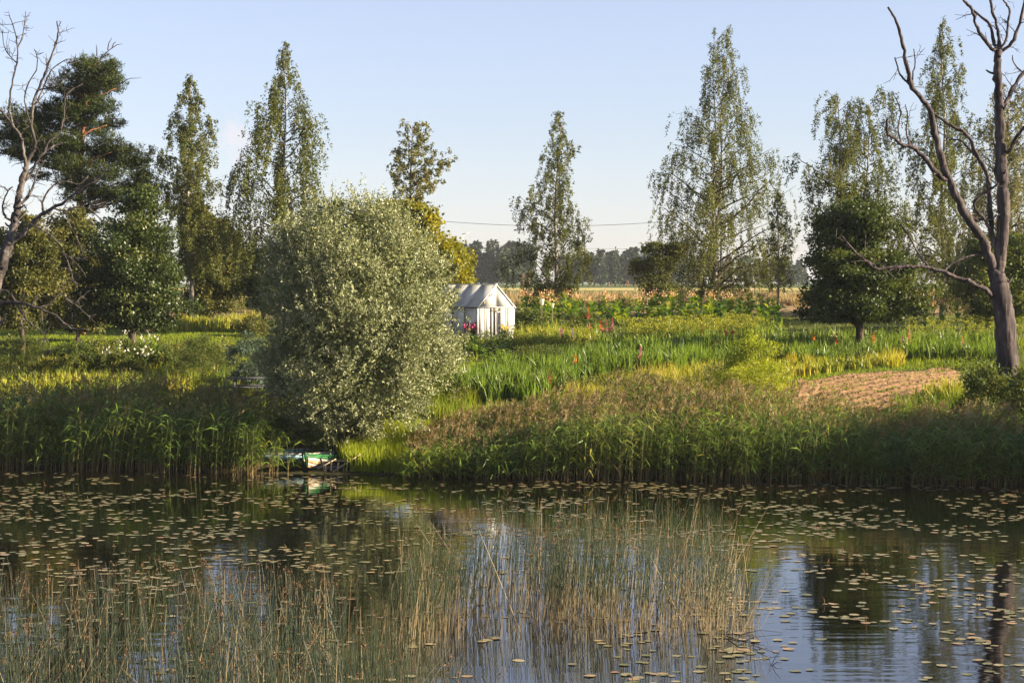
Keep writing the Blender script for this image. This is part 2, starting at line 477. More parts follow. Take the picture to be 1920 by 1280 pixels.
i = (np.arange(nv - 1)[:, None] * nu + np.arange(nu - 1)[None]).ravel()
fb = MB(); fb.add(PX, np.stack([i, i + nu, i + nu + 1, i + 1], 1))
fb.build('ploughed_field', noisemat('dry_soil', [(.3, (.13, .078, .040)), (.55, (.215, .132, .070)), (.75, (.32, .21, .118))], 7, rough=.95, spec=.1, bump=.5), smooth=True, kind='structure')
fm = MB()
for k in range(11):
    vv = (k + .2) / 10; n_ = 60; uu_ = rng.random(n_) ** (.6 if k % 2 else 1.3)
    m_ = rng.random(n_) < (.9 if k in (2, 5, 8, 10) else .25); uu_ = uu_[m_]; n_ = len(uu_)
    iu = np.clip((uu_ * (nu - 1)).astype(int), 2, nu - 3); iv = np.clip(((vv - .33 * uu_) * (nv - 1)).astype(int) + rng.integers(-1, 2, n_), 2, nv - 3)
    c_ = PX[iv, iu]; c_ = np.repeat(c_, 7, 0) + rng.normal(size=(n_ * 7, 3)) * [.10, .06, 0]
    V, f = diamonds(c_, nrm(rng.normal(size=(len(c_), 3)) * .6 + [0, 0, .8]), rng.uniform(.06, .16, len(c_)), .03); fm.add(V, f, np.repeat(rng.random(len(c_)) * .8, 4))
fm.build('field_weeds', M['grass'], kind='stuff', label='small weeds sprouting along the furrows of the ploughed plot', category='weeds')
ii_ = rng.integers(3, nv - 3, 2600), rng.integers(3, nu - 3, 2600)
c_ = PX[ii_] + rng.normal(size=(2600, 3)) * [.05, .05, .01]; r_ = rng.uniform(.02, .07, (2600, 1, 1)) ** 1
tet = np.array([[1, 0, -.3], [-.6, .8, -.3], [-.5, -.9, -.3], [0, 0, .7]])
V = (c_[:, None] + tet[None] * r_ * rng.uniform(.6, 1.4, (2600, 4, 3))).reshape(-1, 3); q_ = np.arange(2600)[:, None] * 4
fm = MB(); fm.add(V, np.concatenate([q_ + [[0, 1, 3]], q_ + [[1, 2, 3]], q_ + [[2, 0, 3]]]))
fm.build('soil_clods', bpy.data.materials['dry_soil'], kind='stuff', label='loose clods of dry earth on the ploughed plot', category='soil')
FIELD = [(1470, 712), (1600, 697), (1800, 690), (1812, 740), (1700, 770), (1470, 770)]

# ------------------------------------------------------------------ trees
def table(px_rows, d, trunk_px):
    """silhouette rows (y, left, right) in the photo -> heights (world z) and half widths left / right of the trunk"""
    rows = np.array(px_rows, float)
    _, b = ray(np.zeros(len(rows)), rows[:, 0])
    z = CAM_Z + b * d
    o = np.argsort(z)
    return z[o], ((trunk_px - rows[:, 1]) * d / F)[o], ((rows[:, 2] - trunk_px) * d / F)[o]

def base_of(trunk_px, d):
    x = (trunk_px - 960) * d / F
    return np.array([x, d, float(ground(x, d))])

def birch(name, label, cat, rows, d, trunk_px, n_leaf, mat='birch', hang=1.5, leaf=(.125, .066), n_branch=60, bark='birch_bark', r0=.14, lean=0.0, group=None, tops=(0.0,), shoot=0.0, gap=1.0, low=0.06, outer=.65):
    B = base_of(trunk_px, d)
    z, wl_, wr_ = table(rows, d, trunk_px)
    z0, z1 = z[0] - B[2], z[-1] - B[2]
    t = thing(name, label, cat, B, 0, group)
    K = 12
    tb, lb, cb = MB(), MB(), MB()
    trunks = []
    for k, off in enumerate(tops):
        zz = np.linspace(-.1, z1 * (.97 if k == 0 else .92), K)
        P = np.stack([off * np.clip(zz / z1, 0, 1) ** .8 + lean * (zz / z1) ** 2 + .02 * z1 * .3 * np.sin(zz * .7 + k * 2), .12 * np.sin(zz * .5 + 1 + k), zz], 1)
        P[:, :2] -= P[0, :2] * (1 if k == 0 else .8)
        if k: P[:, 1] += .25 * k
        trunks.append((zz, P))
        V, f = tubes(P, r0 * (.8 if k else 1) * (1 - .97 * (np.linspace(0, 1, K)) ** .8) + .012, 7)
        tb.add(V, f)
    tb.build('trunk', M[bark], t, smooth=True)
    C, D, T = [], [], []
    BP, BR_ = [], []
    sd = trunk_px % 37
    th = 0.7
    for i in range(n_branch):
        q = (i + rng.random()) / n_branch
        zt = z0 + (z1 - z0) * (q ** .95)
        th += 2.4 + rng.normal() * .5
        c, s = math.cos(th), math.sin(th)
        WL, WR = np.interp(zt + B[2], z, wl_), np.interp(zt + B[2], z, wr_)
        Ltar = (WL + WR) / 2 + c * (WR - WL) / 2
        Ltar *= (.62 + .58 * float(vnoise(np.array(th % 6.283 * 1.3 + sd), np.array(zt * .55 + sd), 1.0, 31))) * rng.uniform(.75, 1.2)
        zz, P = trunks[i % len(trunks)]
        rise = min(.55 * abs(Ltar) + .3, zt - z0 * .8 if zt > z0 else .3)
        zs = max(zt - rise, low * z1)
        ax = np.array([np.interp(zs, zz, P[:, 0]), np.interp(zs, zz, P[:, 1]), zs])
        # limb curve, rising then arching over
        n = 7
        uu = np.linspace(0, 1, n)
        axt = np.interp(zt, zz, P[:, 0]) * 0
        hx = ax[0] + (c * Ltar + (axt - ax[0]) * (1 if len(tops) == 1 else .4)) * uu ** .9
        hy = ax[1] + s * abs(Ltar) * uu ** .9
        hz = zs + (zt - zs) * (1.25 * uu - .25 * uu ** 3) - .10 * abs(Ltar) * uu ** 3
        Q = np.stack([hx, hy, hz], 1); Q[1:-1] += rng.normal(size=(n - 2, 3)) * .05 * abs(Ltar)
        BP.append(Q); BR_.append((.010 + .012 * abs(Ltar)) * (1 - .85 * uu))
        # twigs
        m = int(3 + 4.5 * abs(Ltar) * gap + rng.integers(0, 3))
        for j in range(m):
            a = rng.uniform(.12, 1.0) ** outer if rng.random() < .86 else rng.uniform(.0, .35)
            p = np.array([np.interp(a, uu, Q[:, k]) for k in range(3)]) + rng.normal(size=3) * np.array([.11, .11, .08]) * abs(Ltar) ** .7
            hl = hang * rng.uniform(.25, 1.0) * (.35 + .65 * min(1, abs(Ltar) / 1.8))
            nl = max(5, int(hl * 26))
            g_ = rng.random(nl)
            outv = np.array([c, s, 0]) * rng.uniform(0, .35)
            up = shoot * rng.uniform(.3, 1)
            dirv = np.array([outv[0], outv[1], -1.0 * (1 - 2 * up)])
            pos = p + g_[:, None] * hl * dirv + rng.normal(size=(nl, 3)) * np.array([.045, .045, .05])
            pos[:, :2] += (outv[:2] * (g_ * (1 - g_))[:, None]) * .8
            C.append(pos); D.append(np.tile(dirv, (nl, 1))); T.append(np.full(nl, rng.random() * .6))
    V, f = tubes(np.array(BP), np.array(BR_), 4)
    lb.add(V, f); lb.build('limbs', M[bark if bark != 'birch_bark' else 'bark'], t, smooth=True, kind='stuff')
    C = np.concatenate(C); D = np.concatenate(D); T = np.concatenate(T)
    ix = rng.choice(len(C), n_leaf, replace=len(C) < n_leaf)
    C = C[ix] + (rng.normal(size=(n_leaf, 3)) * .04); T = T[ix] + rng.random(n_leaf) * .4
    D = nrm(D[ix] * .8 + rng.normal(size=(n_leaf, 3)) * .75)
    sz = rng.uniform(.65, 1.25, n_leaf)
    V, f = diamonds(C, D, leaf[0] * sz, leaf[1] * sz)
    keep = None
    cb.add(V, f, np.repeat(T, 4))
    cb.build('crown', M[mat], t)
    return t

def bushy(name, label, cat, rows, d, trunk_px, n_leaf, mat, leaf=(.14, .09), clumps=160, clump_r=.55, depth=1.0, trunk_r=.18, bark='bark', trunk_h=None, upright=0.0, group=None, B=None, shell=.5, n_limb=14, flat=.75, trunk_x=0.0):
    if B is None:
        B = base_of(trunk_px, d)
    z, wl_, wr_ = table(rows, d, trunk_px)
    t = thing(name, label, cat, B, 0, group)
    zz = np.linspace(z[0], z[-1], 200)
    WL, WR = np.interp(zz, z, wl_), np.interp(zz, z, wr_)
    hw = (WL + WR) / 2; cx = (WR - WL) / 2
    p = hw ** 2 + .15 * hw.max() * hw; p /= p.sum()
    i = rng.choice(200, clumps, p=p)
    an = rng.random(clumps) * 2 * np.pi
    rho = rng.random(clumps) ** shell
    sh = np.maximum(hw[i] * rng.uniform(.74, 1.08, clumps) - clump_r * .35, .05)
    CC = np.stack([cx[i] + rho * np.cos(an) * sh, depth * rho * np.sin(an) * sh, zz[i] - B[2]], 1)
    w = rng.uniform(.5, 1.5, clumps); w /= w.sum()
    k = rng.choice(clumps, n_leaf, p=w)
    off = nrm(rng.normal(size=(n_leaf, 3))) * (rng.random((n_leaf, 1)) ** .55) * clump_r * rng.uniform(.6, 1.15, clumps)[k][:, None] * np.array([1, 1, flat])
    C = CC[k] + off
    # keep inside an uneven outline
    WLc = np.interp(C[:, 2] + B[2], z, wl_, left=.0, right=.0); WRc = np.interp(C[:, 2] + B[2], z, wr_, left=.0, right=.0)
    ctr = np.stack([(WRc - WLc) / 2, np.zeros(n_leaf)], 1); h = (WRc + WLc) / 2
    rr = np.hypot(C[:, 0] - ctr[:, 0], (C[:, 1]) / depth)
    ok = (rr < h * 1.15 + .3) & (C[:, 2] > .05)
    C = C[ok]; k = k[ok]; off = off[ok]; n = len(C)
    outd = nrm(C - np.array([0, 0, (z[0] + z[-1]) / 2 - B[2]]))
    D = nrm(rng.normal(size=(n, 3)) * .8 + outd * .5 + np.array([0, 0, -.25 + upright]))
    sz = rng.uniform(.6, 1.3, n)
    ct = rng.random(clumps)
    tint = np.clip(ct[k] * .6 + rng.random(n) * .4, 0, 1)
    cb = MB(); V, f = diamonds(C, D, leaf[0] * sz, leaf[1] * sz); cb.add(V, f, np.repeat(tint, 4))
    if n_leaf >= 25000:                       # large dark-tinted inner leaves, added so less light gets through
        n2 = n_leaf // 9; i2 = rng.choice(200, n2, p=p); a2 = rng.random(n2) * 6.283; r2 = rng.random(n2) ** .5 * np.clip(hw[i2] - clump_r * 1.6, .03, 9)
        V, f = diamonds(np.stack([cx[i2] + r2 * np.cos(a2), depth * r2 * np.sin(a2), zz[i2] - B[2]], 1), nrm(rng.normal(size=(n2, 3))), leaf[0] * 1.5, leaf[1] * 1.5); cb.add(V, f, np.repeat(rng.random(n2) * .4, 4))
    cb.build('crown', M[mat], t)
    if trunk_r:
        h0 = trunk_h if trunk_h else max(.4, z[0] - B[2] + .5)
        tb = MB()
        zc = np.linspace(-.15, h0, 6)
        P = np.stack([.08 * np.sin(zc * 2) + trunk_x * 0, .05 * np.cos(zc * 3) - .05, zc], 1)
        V, f = tubes(P, trunk_r * np.array([1.35, 1.05, .95, .9, .85, .8]), 8); tb.add(V, f)
        tb.build('trunk', M[bark], t, smooth=True)
        lm = MB()
        js = rng.choice(clumps, min(n_limb, clumps), replace=False)
        Q = []
        for j in js:
            a = P[-1] - np.array([0, 0, rng.uniform(0, .3 * h0)]); b_ = CC[j]
            mid = a * .45 + b_ * .55 + np.array([0, 0, -.12 * np.linalg.norm(b_ - a)])
            uu = np.linspace(0, 1, 6)[:, None]
            Q.append(a * (1 - uu) ** 2 + 2 * mid * uu * (1 - uu) + b_ * uu ** 2)
        V, f = tubes(np.array(Q), np.tile(trunk_r * .45 * np.linspace(1, .15, 6), (len(Q), 1)), 5)
        lm.add(V, f); lm.build('limbs', M[bark], t, smooth=True, kind='stuff')
    return t

birch('birch_tree', 'slender birch with a rounded pointed crown between the pine and the tall weeping birch', 'birch tree',
      [(138, 356, 360), (165, 342, 372), (185, 325, 384), (230, 315, 402), (270, 290, 412), (310, 280, 412), (370, 295, 405), (430, 315, 425), (500, 335, 415)], 108, 357, 33000, hang=1.1, n_branch=85)
birch('birch_tree', 'tall weeping birch with long hanging branches, behind the left side of the silver willow', 'birch tree',
      [(74, 537, 542), (110, 522, 560), (150, 508, 570), (185, 478, 588), (225, 474, 600), (262, 470, 590), (300, 428, 592), (360, 420, 606), (430, 425, 606), (480, 450, 595), (525, 470, 560)], 100, 534, 46000, hang=2.6, n_branch=80, outer=.42)
birch('birch_tree', 'sparse thin-leaved birch top rising above the yellow-green maple', 'birch tree',
      [(224, 752, 795), (255, 740, 818), (300, 722, 838), (340, 728, 832), (385, 725, 815), (430, 745, 800)], 106, 772, 9000, mat='birch_light', hang=.7, n_branch=60, shoot=.7, leaf=(.13, .08), bark='bark', gap=.8, r0=.12)
birch('birch_tree', 'cone-shaped birch standing alone in the gap right of the greenhouse', 'birch tree',
      [(203, 1046, 1051), (240, 1026, 1060), (280, 1014, 1084), (330, 1004, 1080), (375, 962, 1092), (430, 972, 1100), (465, 952, 1114), (500, 962, 1118), (535, 985, 1108), (562, 1000, 1085)], 124, 1040, 32000, hang=1.0, n_branch=95, lean=.35)
birch('birch_tree', 'biggest birch, broad with drooping side lobes, behind the peach plume plants', 'birch tree',
      [(45, 1344, 1351), (85, 1328, 1385), (125, 1320, 1396), (165, 1312, 1392), (190, 1280, 1408), (235, 1262, 1440), (280, 1225, 1450), (310, 1204, 1474), (370, 1215, 1478), (440, 1235, 1482), (500, 1262, 1470), (552, 1290, 1430)], 130, 1338, 76000, hang=1.9, n_branch=110, tops=(0, .9), outer=.5)
birch('young_birch_tree', 'thin airy young birch with few leaves, right beside the biggest birch', 'birch tree',
      [(352, 1456, 1464), (400, 1442, 1488), (450, 1432, 1500), (495, 1432, 1500), (530, 1442, 1485)], 120, 1458, 4500, hang=.9, n_branch=36, r0=.07)
birch('birch_tree', 'broad flat-topped birch just behind the dark apple tree', 'birch tree',
      [(158, 1556, 1652), (185, 1545, 1660), (235, 1538, 1662), (265, 1505, 1662), (300, 1498, 1675), (360, 1500, 1700), (420, 1520, 1715), (490, 1530, 1715)], 116, 1594, 50000, hang=1.7, n_branch=80, tops=(-.9, 1.4))
birch('birch_tree', 'tall narrow birch whose tip rises between the limbs of the right dead tree', 'birch tree',
      [(28, 1763, 1768), (70, 1748, 1788), (115, 1732, 1810), (155, 1728, 1816), (205, 1708, 1816), (260, 1685, 1815), (330, 1672, 1815), (420, 1670, 1820), (500, 1675, 1820), (570, 1690, 1810)], 118, 1765, 50000, hang=1.8, n_branch=80)
birch('birch_tree', 'pale green birch at the right edge, behind the trunk of the dead tree', 'birch tree',
      [(150, 1880, 1925), (185, 1830, 1940), (240, 1815, 1960), (310, 1800, 1970), (390, 1795, 1975), (470, 1795, 1975), (540, 1800, 1965), (610, 1810, 1950)], 106, 1885, 48000, hang=1.6, n_branch=80, mat='birch_light')
bushy('small_tree', 'low dark tree at the left foot of the biggest birch', 'small tree',
      [(455, 1205, 1290), (480, 1180, 1292), (510, 1174, 1292), (545, 1190, 1288), (562, 1215, 1275)], 127, 1240, 15000, 'birch', leaf=(.15, .09), clumps=70, clump_r=.6, trunk_r=.09)
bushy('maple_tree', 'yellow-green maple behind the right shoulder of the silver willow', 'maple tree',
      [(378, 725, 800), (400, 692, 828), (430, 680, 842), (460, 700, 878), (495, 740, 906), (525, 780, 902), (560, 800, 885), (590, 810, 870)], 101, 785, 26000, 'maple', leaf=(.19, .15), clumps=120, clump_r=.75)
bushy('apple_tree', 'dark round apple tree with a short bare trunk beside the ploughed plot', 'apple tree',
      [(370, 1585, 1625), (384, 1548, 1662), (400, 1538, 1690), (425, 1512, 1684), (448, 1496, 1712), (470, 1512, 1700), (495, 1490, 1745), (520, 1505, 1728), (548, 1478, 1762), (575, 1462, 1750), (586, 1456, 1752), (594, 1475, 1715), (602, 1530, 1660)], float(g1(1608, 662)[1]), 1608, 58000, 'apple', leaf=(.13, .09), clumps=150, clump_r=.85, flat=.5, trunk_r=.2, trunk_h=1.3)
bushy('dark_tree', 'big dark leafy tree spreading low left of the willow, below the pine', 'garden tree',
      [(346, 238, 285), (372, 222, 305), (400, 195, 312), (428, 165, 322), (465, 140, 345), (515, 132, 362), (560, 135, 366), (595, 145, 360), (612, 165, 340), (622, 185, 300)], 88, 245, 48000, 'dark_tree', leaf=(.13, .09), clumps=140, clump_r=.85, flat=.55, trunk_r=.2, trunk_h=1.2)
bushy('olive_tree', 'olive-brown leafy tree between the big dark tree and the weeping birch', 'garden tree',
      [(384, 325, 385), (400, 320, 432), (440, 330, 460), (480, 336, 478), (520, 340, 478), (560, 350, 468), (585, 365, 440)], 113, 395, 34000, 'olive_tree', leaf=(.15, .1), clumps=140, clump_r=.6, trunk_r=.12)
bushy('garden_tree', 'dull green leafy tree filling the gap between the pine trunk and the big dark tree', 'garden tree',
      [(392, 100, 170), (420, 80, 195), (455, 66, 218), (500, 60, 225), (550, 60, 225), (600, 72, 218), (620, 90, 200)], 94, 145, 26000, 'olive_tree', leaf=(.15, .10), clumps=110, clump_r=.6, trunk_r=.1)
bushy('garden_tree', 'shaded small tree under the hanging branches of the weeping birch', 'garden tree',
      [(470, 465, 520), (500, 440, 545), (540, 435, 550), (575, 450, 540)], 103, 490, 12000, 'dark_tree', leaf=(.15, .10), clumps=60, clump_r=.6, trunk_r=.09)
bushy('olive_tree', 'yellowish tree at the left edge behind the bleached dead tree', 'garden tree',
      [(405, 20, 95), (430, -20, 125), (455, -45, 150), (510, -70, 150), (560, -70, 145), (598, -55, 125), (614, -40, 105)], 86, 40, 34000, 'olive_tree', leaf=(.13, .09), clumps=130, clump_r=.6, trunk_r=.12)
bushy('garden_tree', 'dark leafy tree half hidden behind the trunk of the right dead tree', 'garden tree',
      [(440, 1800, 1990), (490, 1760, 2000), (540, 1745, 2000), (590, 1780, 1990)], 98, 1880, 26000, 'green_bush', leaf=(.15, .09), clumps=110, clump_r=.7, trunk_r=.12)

# silver willow: shoots pushing outwards
def willow():
    d = 65.2
    B = np.array([(640 - 960) * d / F, d, float(ground((640 - 960) * d / F, d))])
    t = thing('willow_tree', 'big round silver-leaved willow leaning over the boats at the shore', 'willow tree', B)
    rows = [(380, 596, 664), (398, 552, 718), (430, 532, 766), (460, 512, 802), (500, 496, 836), (550, 488, 858), (600, 484, 864), (650, 482, 862), (700, 476, 856), (740, 482, 848), (772, 520, 812), (796, 565, 745), (814, 600, 690)]
    z, wl_, wr_ = table(rows, d, 640)
    zz = np.linspace(z[0], z[-1], 300); WL, WR = np.interp(zz, z, wl_), np.interp(zz, z, wr_)
    hw = (WL + WR) / 2; cx = (WR - WL) / 2
    nl = 190
    p = hw ** 1.2 + .25 * hw.max() ** 1.2 * (zz < zz[0] + 2.6); p /= p.sum(); i = rng.choice(300, nl, p=p)
    an = np.arange(nl) * 2.39996 + rng.normal(size=nl) * .25; rho = np.where(rng.random(nl) < .74, rng.uniform(.86, 1.05, nl), rng.uniform(.1, .85, nl))
    lr = rng.uniform(.5, .85, nl) * np.clip(hw[i] / 1.8, .45, 1)
    LC = np.stack([cx[i] + rho * np.cos(an) * (hw[i] - lr * .75), rho * np.sin(an) * (hw[i] - lr * .75), zz[i] - B[2]], 1)
    core = np.array([.3, 0, 1.8])
    n = 7800
    w_ = lr ** 2 * rng.uniform(.6, 1.4, nl); w_ /= w_.sum(); li = rng.choice(nl, n, p=w_)
    lod = nrm(LC - core)[li]
    sd_ = nrm(rng.normal(size=(n, 3)) + lod * .75 + np.array([0, 0, .25]))
    base = LC[li] + sd_ * (rng.random((n, 1)) ** .5) * lr[li][:, None] * np.array([1, 1, 1.1])
    dirn = nrm(sd_ * .75 + lod * .25 + np.array([0, 0, .55]) + rng.normal(size=(n, 3)) * .35)
    L = rng.uniform(.3, .8, n)
    L = np.where((rng.random(n) < .10) & (base[:, 2] > 3.2), L * 1.9, L)
    k = 25
    g_ = rng.random((n, k))
    C = base[:, None] + dirn[:, None] * (g_ * L[:, None] - .2)[..., None] + rng.normal(size=(n, k, 3)) * .035
    C[..., 2] -= (.12 * L[:, None] * g_ ** 2)
    D = nrm(dirn[:, None] * .7 + rng.normal(size=(n, k, 3)) * .6)
    T = np.clip(rng.random((n, 1)) * .35 + rng.random((n, k)) ** 1.5 * .65, 0, 1)
    C = C.reshape(-1, 3); D = D.reshape(-1, 3); ok = C[:, 2] > .15
    C, D, T = C[ok], D[ok], T.reshape(-1)[ok]
    m = len(C); sz = rng.uniform(.7, 1.3, m)
    V, f = slivers(C, D, .095 * sz, .036 * sz)
    cb = MB(); cb.add(V, f, np.repeat(T, 3))
    n2 = 15000; p = hw ** 2; p /= p.sum(); i2 = rng.choice(300, n2, p=p); a2 = rng.random(n2) * 6.283; r2 = rng.random(n2) ** .5 * np.clip(hw[i2] - .55, .05, 9)  # oversized dark core leaves, added to keep sunlight from passing through the crown
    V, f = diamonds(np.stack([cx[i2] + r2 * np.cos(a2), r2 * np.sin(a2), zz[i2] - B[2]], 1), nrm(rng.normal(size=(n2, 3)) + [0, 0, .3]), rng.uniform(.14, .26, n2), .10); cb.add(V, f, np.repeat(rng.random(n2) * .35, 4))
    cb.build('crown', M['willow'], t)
    for k_ in range(9):
        a = k_ * 2.4; j = rng.choice(n)
        top = np.array([cx.mean() + math.cos(a) * 1.8, math.sin(a) * 1.6, rng.uniform(2.5, 4.8)])
        uu = np.linspace(0, 1, 8)[:, None]
        s = np.array([.25 * math.cos(a), .25 * math.sin(a), -.15]); mid = np.array([.5 * math.cos(a), .5 * math.sin(a), 1.4])
        V, f = tubes(s * (1 - uu) ** 2 + 2 * mid * uu * (1 - uu) + top * uu ** 2, np.linspace(.11, .02, 8), 6)
        b = MB(); b.add(V, f); b.build('stem', M['bark'], t, smooth=True)
willow()

# Scots pine
def pine():
    d = 100.0
    B = base_of(152, d)
    t = thing('pine_tree', 'dark Scots pine with layered crown and orange upper bark at the left', 'pine tree', B)
    blobs = [(152, 118, 30, 16), (185, 118, 32, 18), (215, 135, 22, 18), (135, 140, 30, 20), (180, 148, 45, 22), (218, 160, 20, 14), (120, 165, 32, 20), (165, 172, 40, 20),
             (95, 200, 30, 18), (140, 205, 40, 22), (190, 205, 40, 22), (70, 218, 35, 18), (30, 222, 32, 20), (200, 228, 28, 16), (110, 235, 40, 20), (165, 240, 40, 22),
             (15, 250, 40, 22), (60, 258, 40, 22), (205, 262, 28, 14), (130, 272, 45, 20), (25, 285, 30, 18), (75, 292, 35, 18), (215, 280, 38, 18), (180, 300, 45, 20), (240, 305, 35, 22),
             (120, 312, 40, 18), (265, 325, 30, 22), (210, 330, 45, 20), (285, 350, 22, 22), (250, 352, 34, 20), (150, 340, 34, 14), (75, 330, 28, 12), (190, 362, 34, 12), (140, 372, 30, 12), (165, 395, 26, 10), (225, 372, 30, 14)]
    core = [(80, 200), (170, 120), (215, 150), (200, 230), (225, 275), (270, 315), (295, 352), (240, 372), (160, 372), (90, 320), (20, 290), (5, 255), (60, 225)]
    for px, py in sample_poly(core, 40): blobs.append((px, py, rng.uniform(24, 40), rng.uniform(14, 24)))
    P, T = [], []
    for (px, py, rx, rz) in blobs:
        c = at(px, py, d) - B
        c[1] += rng.uniform(-1.3, 1.3)
        n = int(rx * rz * .165); rz *= 1.25
        v = nrm(rng.normal(size=(n, 3))) * rng.random((n, 1)) ** .45
        v[:, 2] = np.where(v[:, 2] < 0, v[:, 2] * .5, v[:, 2])
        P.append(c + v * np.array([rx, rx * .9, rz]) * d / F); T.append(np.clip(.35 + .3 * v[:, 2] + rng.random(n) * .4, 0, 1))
    P = np.concatenate(P); T = np.concatenate(T); n = len(P); k = 12
    D = nrm(rng.normal(size=(n, k, 3)) * .75 + np.array([0, 0, .55]))
    C = np.repeat(P[:, None], k, 1) + rng.normal(size=(n, k, 3)) * .06
    V, f = slivers(C.reshape(-1, 3), D.reshape(-1, 3), rng.uniform(.13, .25, n * k), .045)
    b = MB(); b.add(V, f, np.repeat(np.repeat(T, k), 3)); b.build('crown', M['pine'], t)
    tp = [(152, 640), (152, 560), (150, 480), (148, 420), (150, 360), (152, 300), (155, 250), (160, 200), (168, 150), (180, 118)]
    Q = np.array([at(x, y, d) - B for x, y in tp]); Q[0, 2] = -.2
    b = MB(); V, f = tubes(Q, np.linspace(.24, .03, len(Q)), 8); b.add(V, f); b.build('trunk', M['pine_bark'], t, smooth=True)
    limbs = []
    for (px, py, rx, rz) in blobs[::1]:
        e = at(px, py + rz * .4, d) - B; e[1] += rng.uniform(-.8, .8)
        zs = np.clip(e[2] - .25 * abs(e[0]) - .2, 2, Q[-2, 2])
        s = np.array([np.interp(zs, Q[:, 2], Q[:, 0]), 0, zs]); uu = np.linspace(0, 1, 6)[:, None]
        limbs.append(s * (1 - uu) + e * uu + np.array([0, 0, .3]) * (uu * (1 - uu)) + rng.normal(size=(6, 3)) * .06 * (uu * (1 - uu) * 4))
    V, f = tubes(np.array(limbs), np.tile(np.linspace(.07, .015, 6), (len(limbs), 1)), 5)
    b = MB(); b.add(V, f); b.build('limbs', M['pine_bark'], t, smooth=True, kind='stuff')
    dead = [[(180, 125), (190, 108), (205, 94), (220, 84), (230, 83)], [(203, 95), (205, 82), (211, 72)], [(210, 90), (213, 82), (218, 78)],
            [(150, 165), (190, 162), (225, 158), (245, 148), (266, 147)], [(205, 222), (220, 224), (228, 223)], [(181, 105), (181, 92), (180, 84)]]
    for q in dead:
        Q = np.array([at(x, y, d) - B for x, y in q]); Q[:, 1] += rng.uniform(-.3, .3)
        b = MB(); V, f = tubes(Q, np.linspace(.035, .012, len(Q)), 5); b.add(V, f); b.build('dead_branch', M['dead_dark'], t, smooth=True)
pine()

